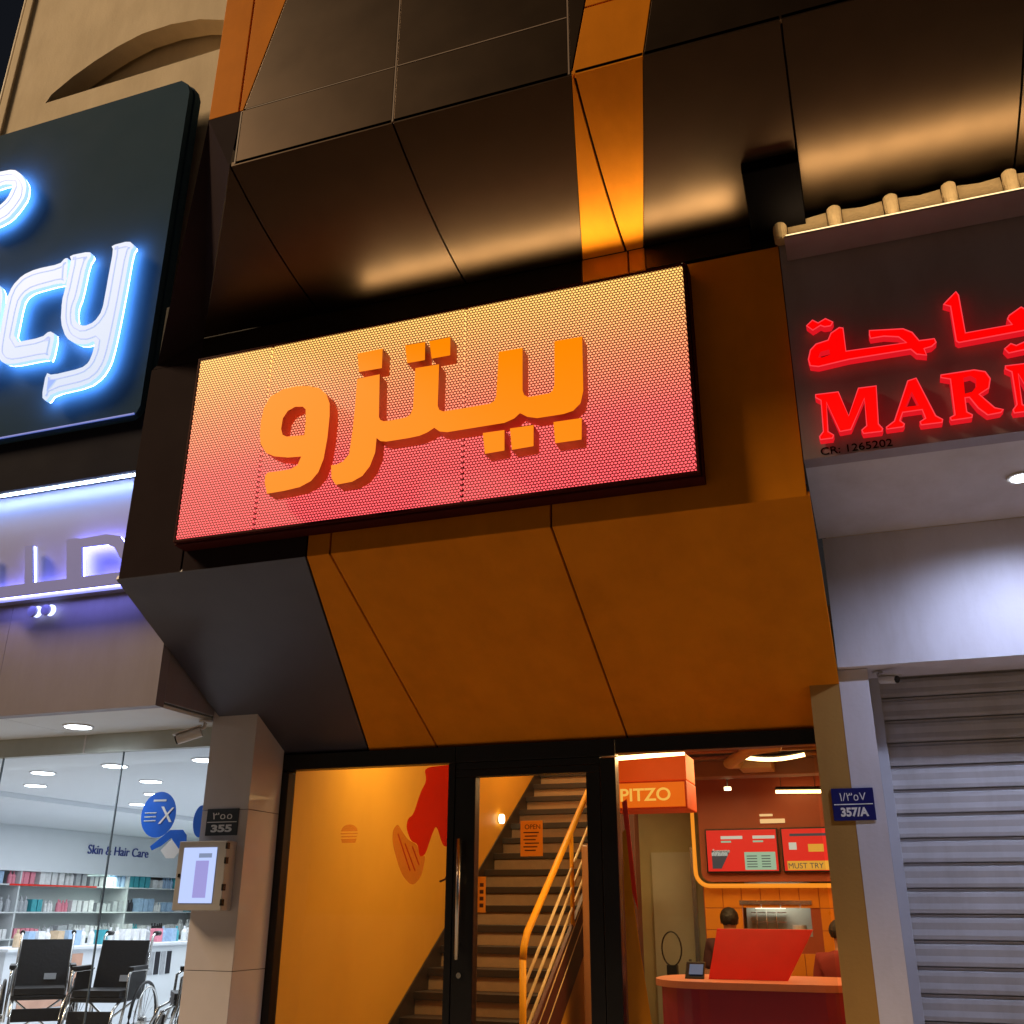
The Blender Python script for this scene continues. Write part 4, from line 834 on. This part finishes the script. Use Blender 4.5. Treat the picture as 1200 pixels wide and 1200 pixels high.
# hanging sign box
hb = tag(empty('hanging_sign', (-1.66,1.0,2.34)), 'orange box sign reading PITZO hanging inside the right window', 'sign')
M_hb = mat('orange_red_box', (.85,.14,.015), .45); M_hb.node_tree.nodes['Principled BSDF'].inputs['Emission Color'].default_value = (1,.09,.004,1); M_hb.node_tree.nodes['Principled BSDF'].inputs['Emission Strength'].default_value = .35
box('upper_box', -.33, .29, .0, .40, .215, .42, M_hb, hb, bev=.006); box('lower_box', -.33, .29, -.02, .42, .0, .21, mat('deep_orange_box', (.80,.10,.012), .45), hb, bev=.008)
box('face_plate', -.325, .275, -.03, -.021, .012, .198, emis('pitzo_face', (1,.16,.006), .85), hb)
text('sign_text', 'PITZO', -.245, -.032, .062, .135, emis('pitzo_text', (1,.50,.08), 1.0), hb, .004, width=.40, bold=.002)
for x in (-.28, .25): tube('hanger', [(x,.2,.42),(x,.2,.68)], .008, M_black, hb, 6)
# ceiling services
dk = tag(empty('air_duct', (0,0,0)), 'brown rectangular air duct under the dark shop ceiling', 'duct')
box('duct_run', -1.75, -.35, 2.9, 3.15, 2.80, 2.95, mat('duct_brown', (.22,.11,.05), .5), dk, bev=.01); box('duct_branch', -1.15, -.85, 2.55, 2.89, 2.82, 2.95, mat('duct_pale', (.45,.32,.15), .5), dk, bev=.01)
tag(box('ceiling_beam', -2.6, -1.0, .62, .78, 2.76, 2.86, M_red, bev=.01), 'red horizontal beam just inside the right window', 'beam')
tag(box('cable_tray', -2.6, -.1, 1.45, 1.6, 2.92, 2.96, mat('duct_brown',(0,0,0)), bev=.004), 'narrow cable tray across the ceiling behind the hanging sign', 'cable tray')
tag(tube('flexible_duct', [(-.6,1.2,2.98),(-.7,1.5,2.86),(-.95,1.8,2.88),(-1.2,2.3,2.84),(-1.1,2.8,2.9)], .05, mat('duct_pale', (.45,.32,.15), .5), None, 12), 'pale flexible duct bending under the shop ceiling', 'duct')
for i, (ya, yb) in enumerate(((1.9,2.0),(2.35,2.3),(3.5,3.45))):
    tag(tube('ceiling_pipe', [(-2.7,ya,2.90),(-.1,yb,2.90)], .018, mat('duct_brown',(0,0,0))), ('front thin pipe under the shop ceiling','middle thin pipe under the shop ceiling','rear thin pipe under the shop ceiling')[i], 'pipe')
M_lin = emis('warm_linear_glow', (1,.62,.24), 9)
def linlamp(a, b, label, sag=0.0):
    o = tag(empty('linear_lamp', (0,0,0)), label, 'light', 'linear lamps in the pizza shop')
    n = 9; pts = []
    for i in range(n):
        t = i/(n-1); p = Vector(a).lerp(Vector(b), t); p.z -= sag*math.sin(math.pi*t); pts.append(p)
    tube('tube', pts, .016, M_lin, o, 8); tube('fitting', [p + Vector((0,0,.035)) for p in pts], .018, M_black, o, 6)
    for p in (pts[1], pts[-2]): tube('wire', [p + Vector((0,0,.04)), (p.x, p.y, 3.01)], .003, M_black, o, 5)
linlamp((-1.86,.45,2.66),(-1.28,.45,2.68),'bright linear lamp at the top left behind the right window')
linlamp((-1.06,2.1,2.86),(-.52,2.1,2.86),'curved linear lamp near the ochre pillar at the top of the window', .03)
linlamp((-.95,3.9,2.745),(-.50,3.9,2.735),'lower linear lamp above the right menu screen')
o = tag(empty('spotlight', (-1.40,3.6,2.76)), 'small warm spotlight above the left menu screen', 'light'); disc('lamp', (0,0,0), .035, .03, emis('warm_spot_glow',(0,0,0),1), o); tube('stem', [(0,0,.015),(0,0,.25)], .006, M_black, o, 6)
area('shop_light', (-1.3, 2.2, 2.78), (1.8, 2.2), 62, (1,.60,.24), direction=(0,0,-1))
area('shop_front_light', (-1.2, .35, 2.7), (1.2, .25), 18, (1,.56,.20), direction=(0,-.75,-1))
# counter
ct = tag(empty('counter', (0,0,0)), 'curved plum red service counter with salmon worktop', 'counter')
def rr(x0, x1, y0_, y1_, r, n=10):
    pts = []
    for cx, cy, a0 in ((x1-r,y0_+r,-90),(x1-r,y1_-r,0),(x0+r,y1_-r,90),(x0+r,y0_+r,180)):
        rr_ = r
        for i in range(n+1):
            t = math.radians(a0+90*i/n); pts.append((cx+rr_*math.cos(t), cy+rr_*math.sin(t)))
    return pts
slab('body', [(x,y,.122) for x, y in rr(-1.66,-.13,.72,1.62,.40)], (0,0,.965), M_plum, ct)
slab('worktop', [(x,y,1.09) for x, y in rr(-1.70,-.10,.68,1.66,.43)], (0,0,.045), M_salmon, ct)
for p in ct.children[0].data.polygons: p.use_smooth = False
tag(slab('menu_board', [(-1.30,1.02,1.136),(-.735,1.02,1.136),(-.535,1.16,1.475),(-1.235,1.16,1.475)], (0,.035,0), M_red, bev=.005), 'red slanted board standing on the plum counter', 'board')
ctm = tag(empty('payment_terminal', (-1.40,1.05,1.136)), 'small dark payment terminal left of the red board', 'terminal')
slab('body', [(-.07,-.05,0),(.07,-.05,0),(.07,.05,.11),(-.07,.05,.11)], (0,.03,0), M_lens, ctm, bev=.004); slab('screen', [(-.04,-.035,.03),(.06,-.035,.03),(.06,.028,.095),(-.04,.028,.095)], (0,-.004,0), emis('terminal_glow', (.10,.16,.30), .6), ctm)

# ================================================================== PEOPLE
def skin(name, joints, bones, mt, parent, sub=1, root=0):
    me = bpy.data.meshes.new(name); me.from_pydata([j[0] for j in joints], bones, []); o = link(name, me, mt, parent)
    md = o.modifiers.new('skin', 'SKIN'); md.use_smooth_shade = True
    for i, j in enumerate(joints):
        r = j[1]; v = me.skin_vertices[0].data[i]; v.radius = r if isinstance(r, tuple) else (r, r); v.use_root = (i == root)
    s = o.modifiers.new('sub', 'SUBSURF'); s.levels = sub; s.render_levels = sub
    return o
def person(loc, rz, label, shirt, hair_c, arm_up=False):
    P = tag(empty('person', loc, rz), label, 'person')
    sk = mat('skin', (.42,.22,.13), .55); hr = mat('hair_dark', hair_c, .6, bump=.6, bscale=90); tr = mat('dark_trousers', (.02,.02,.025), .7)
    J = [((0,0,.90),(.15,.10)), ((0,.0,1.05),(.13,.095)), ((0,-.01,1.22),(.15,.10)), ((0,-.02,1.36),(.13,.085)), ((0,-.01,1.43),.055), ((0,.0,1.50),.055), ((0,.015,1.56),(.070,.085)), ((0,.01,1.63),(.073,.09)), ((0,.0,1.68),(.055,.065))]
    Bn = [(0,1),(1,2),(2,3),(3,4),(4,5),(5,6),(6,7),(7,8)]
    for s in (-1, 1):
        i = len(J)
        J += [((s*.175,-.01,1.37),.055), ((s*.235,-.02,1.10),.042), ((s*.22,.16,.98),.034), ((s*.20,.27,1.02),.026), ((s*.195,.33,1.03),(.030,.016))]
        Bn += [(3,i),(i,i+1),(i+1,i+2),(i+2,i+3),(i+3,i+4)]
        k = i+4
        for q, (dx, L_) in enumerate(((-.024,.062),(-.008,.072),(.009,.068),(.025,.055))):
            m_ = len(J); J += [((s*.195+dx,.375,1.025),.009), ((s*.195+dx*1.2,.375+L_*.5,1.01),.008), ((s*.195+dx*1.2,.375+L_*.8,.985),.007)]
            Bn += [(k,m_),(m_,m_+1),(m_+1,m_+2)]
        m_ = len(J); J += [((s*.195-s*.035,.33,1.02),.010), ((s*.195-s*.05,.36,1.005),.008)]; Bn += [(i+3,m_),(m_,m_+1)]
        m_ = len(J); J += [((s*.09,0,.84),.085), ((s*.10,.01,.48),.058), ((s*.10,-.02,.10),.040), ((s*.10,.10,.04),(.042,.03))]; Bn += [(0,m_),(m_,m_+1),(m_+1,m_+2),(m_+2,m_+3)]
    skin('body', J, Bn, sk, P)
    # nose + ears
    bm = bmesh.new(); tube_bm(bm, [(0,.10,1.61),(0,.125,1.585)], [.010,.014], 8); finish(bm, 'nose', sk, P, True)
    for s in (-1, 1): bm = bmesh.new(); bmesh.ops.create_uvsphere(bm, u_segments=10, v_segments=8, radius=1, matrix=Matrix.Translation((s*.078,.005,1.60)) @ Matrix.Diagonal((.012,.020,.032,1))); finish(bm, 'ear', sk, P, True)
    for s in (-1, 1): bm = bmesh.new(); bmesh.ops.create_uvsphere(bm, u_segments=8, v_segments=6, radius=.011, matrix=Matrix.Translation((s*.03,.092,1.615))); finish(bm, 'eye', M_lens, P, True)
    bm = bmesh.new(); bmesh.ops.create_uvsphere(bm, u_segments=36, v_segments=24, radius=1, matrix=Matrix.Translation((0,-.008,1.630)) @ Matrix.Diagonal((.088,.103,.092,1)))
    for v in bm.verts: v.co += Vector((random.uniform(-1,1), random.uniform(-1,1), random.uniform(-1,1)))*.005
    bmesh.ops.delete(bm, geom=[v for v in bm.verts if v.co.z < 1.615 and v.co.y > -.02 or v.co.z < 1.56], context='VERTS'); finish(bm, 'hair', hr, P, True)
    T = [((0,0,.90),(.165,.115)), ((0,.0,1.05),(.150,.115)), ((0,-.01,1.22),(.180,.13)), ((0,-.02,1.36),(.185,.125)), ((0,-.01,1.44),(.115,.095)), ((0,-.01,1.47),(.075,.075))]; TB = [(0,1),(1,2),(2,3),(3,4),(4,5)]
    for s in (-1, 1): i = len(T); T += [((s*.185,-.01,1.38),.085), ((s*.228,-.018,1.15),.066)]; TB += [(3,i),(i,i+1)]
    skin('shirt', T, TB, shirt, P)
    T = [((0,0,.93),(.165,.115))]; TB = []
    for s in (-1, 1): i = len(T); T += [((s*.09,0,.82),.10), ((s*.10,.01,.48),.075), ((s*.10,-.02,.12),.06)]; TB += [(0,i),(i,i+1),(i+1,i+2)]
    skin('trousers', T, TB, tr, P)
person((-1.47,3.55,-.09), .1, 'dark haired worker in a maroon shirt seen from behind at the kitchen hatch', mat('maroon_shirt', (.05,.012,.015), .8), (.012,.008,.006))
person((-.44,3.2,-.19), -.2, 'worker in a dark red shirt half hidden behind the ochre pillar', mat('red_shirt', (.22,.02,.015), .8), (.01,.008,.008))
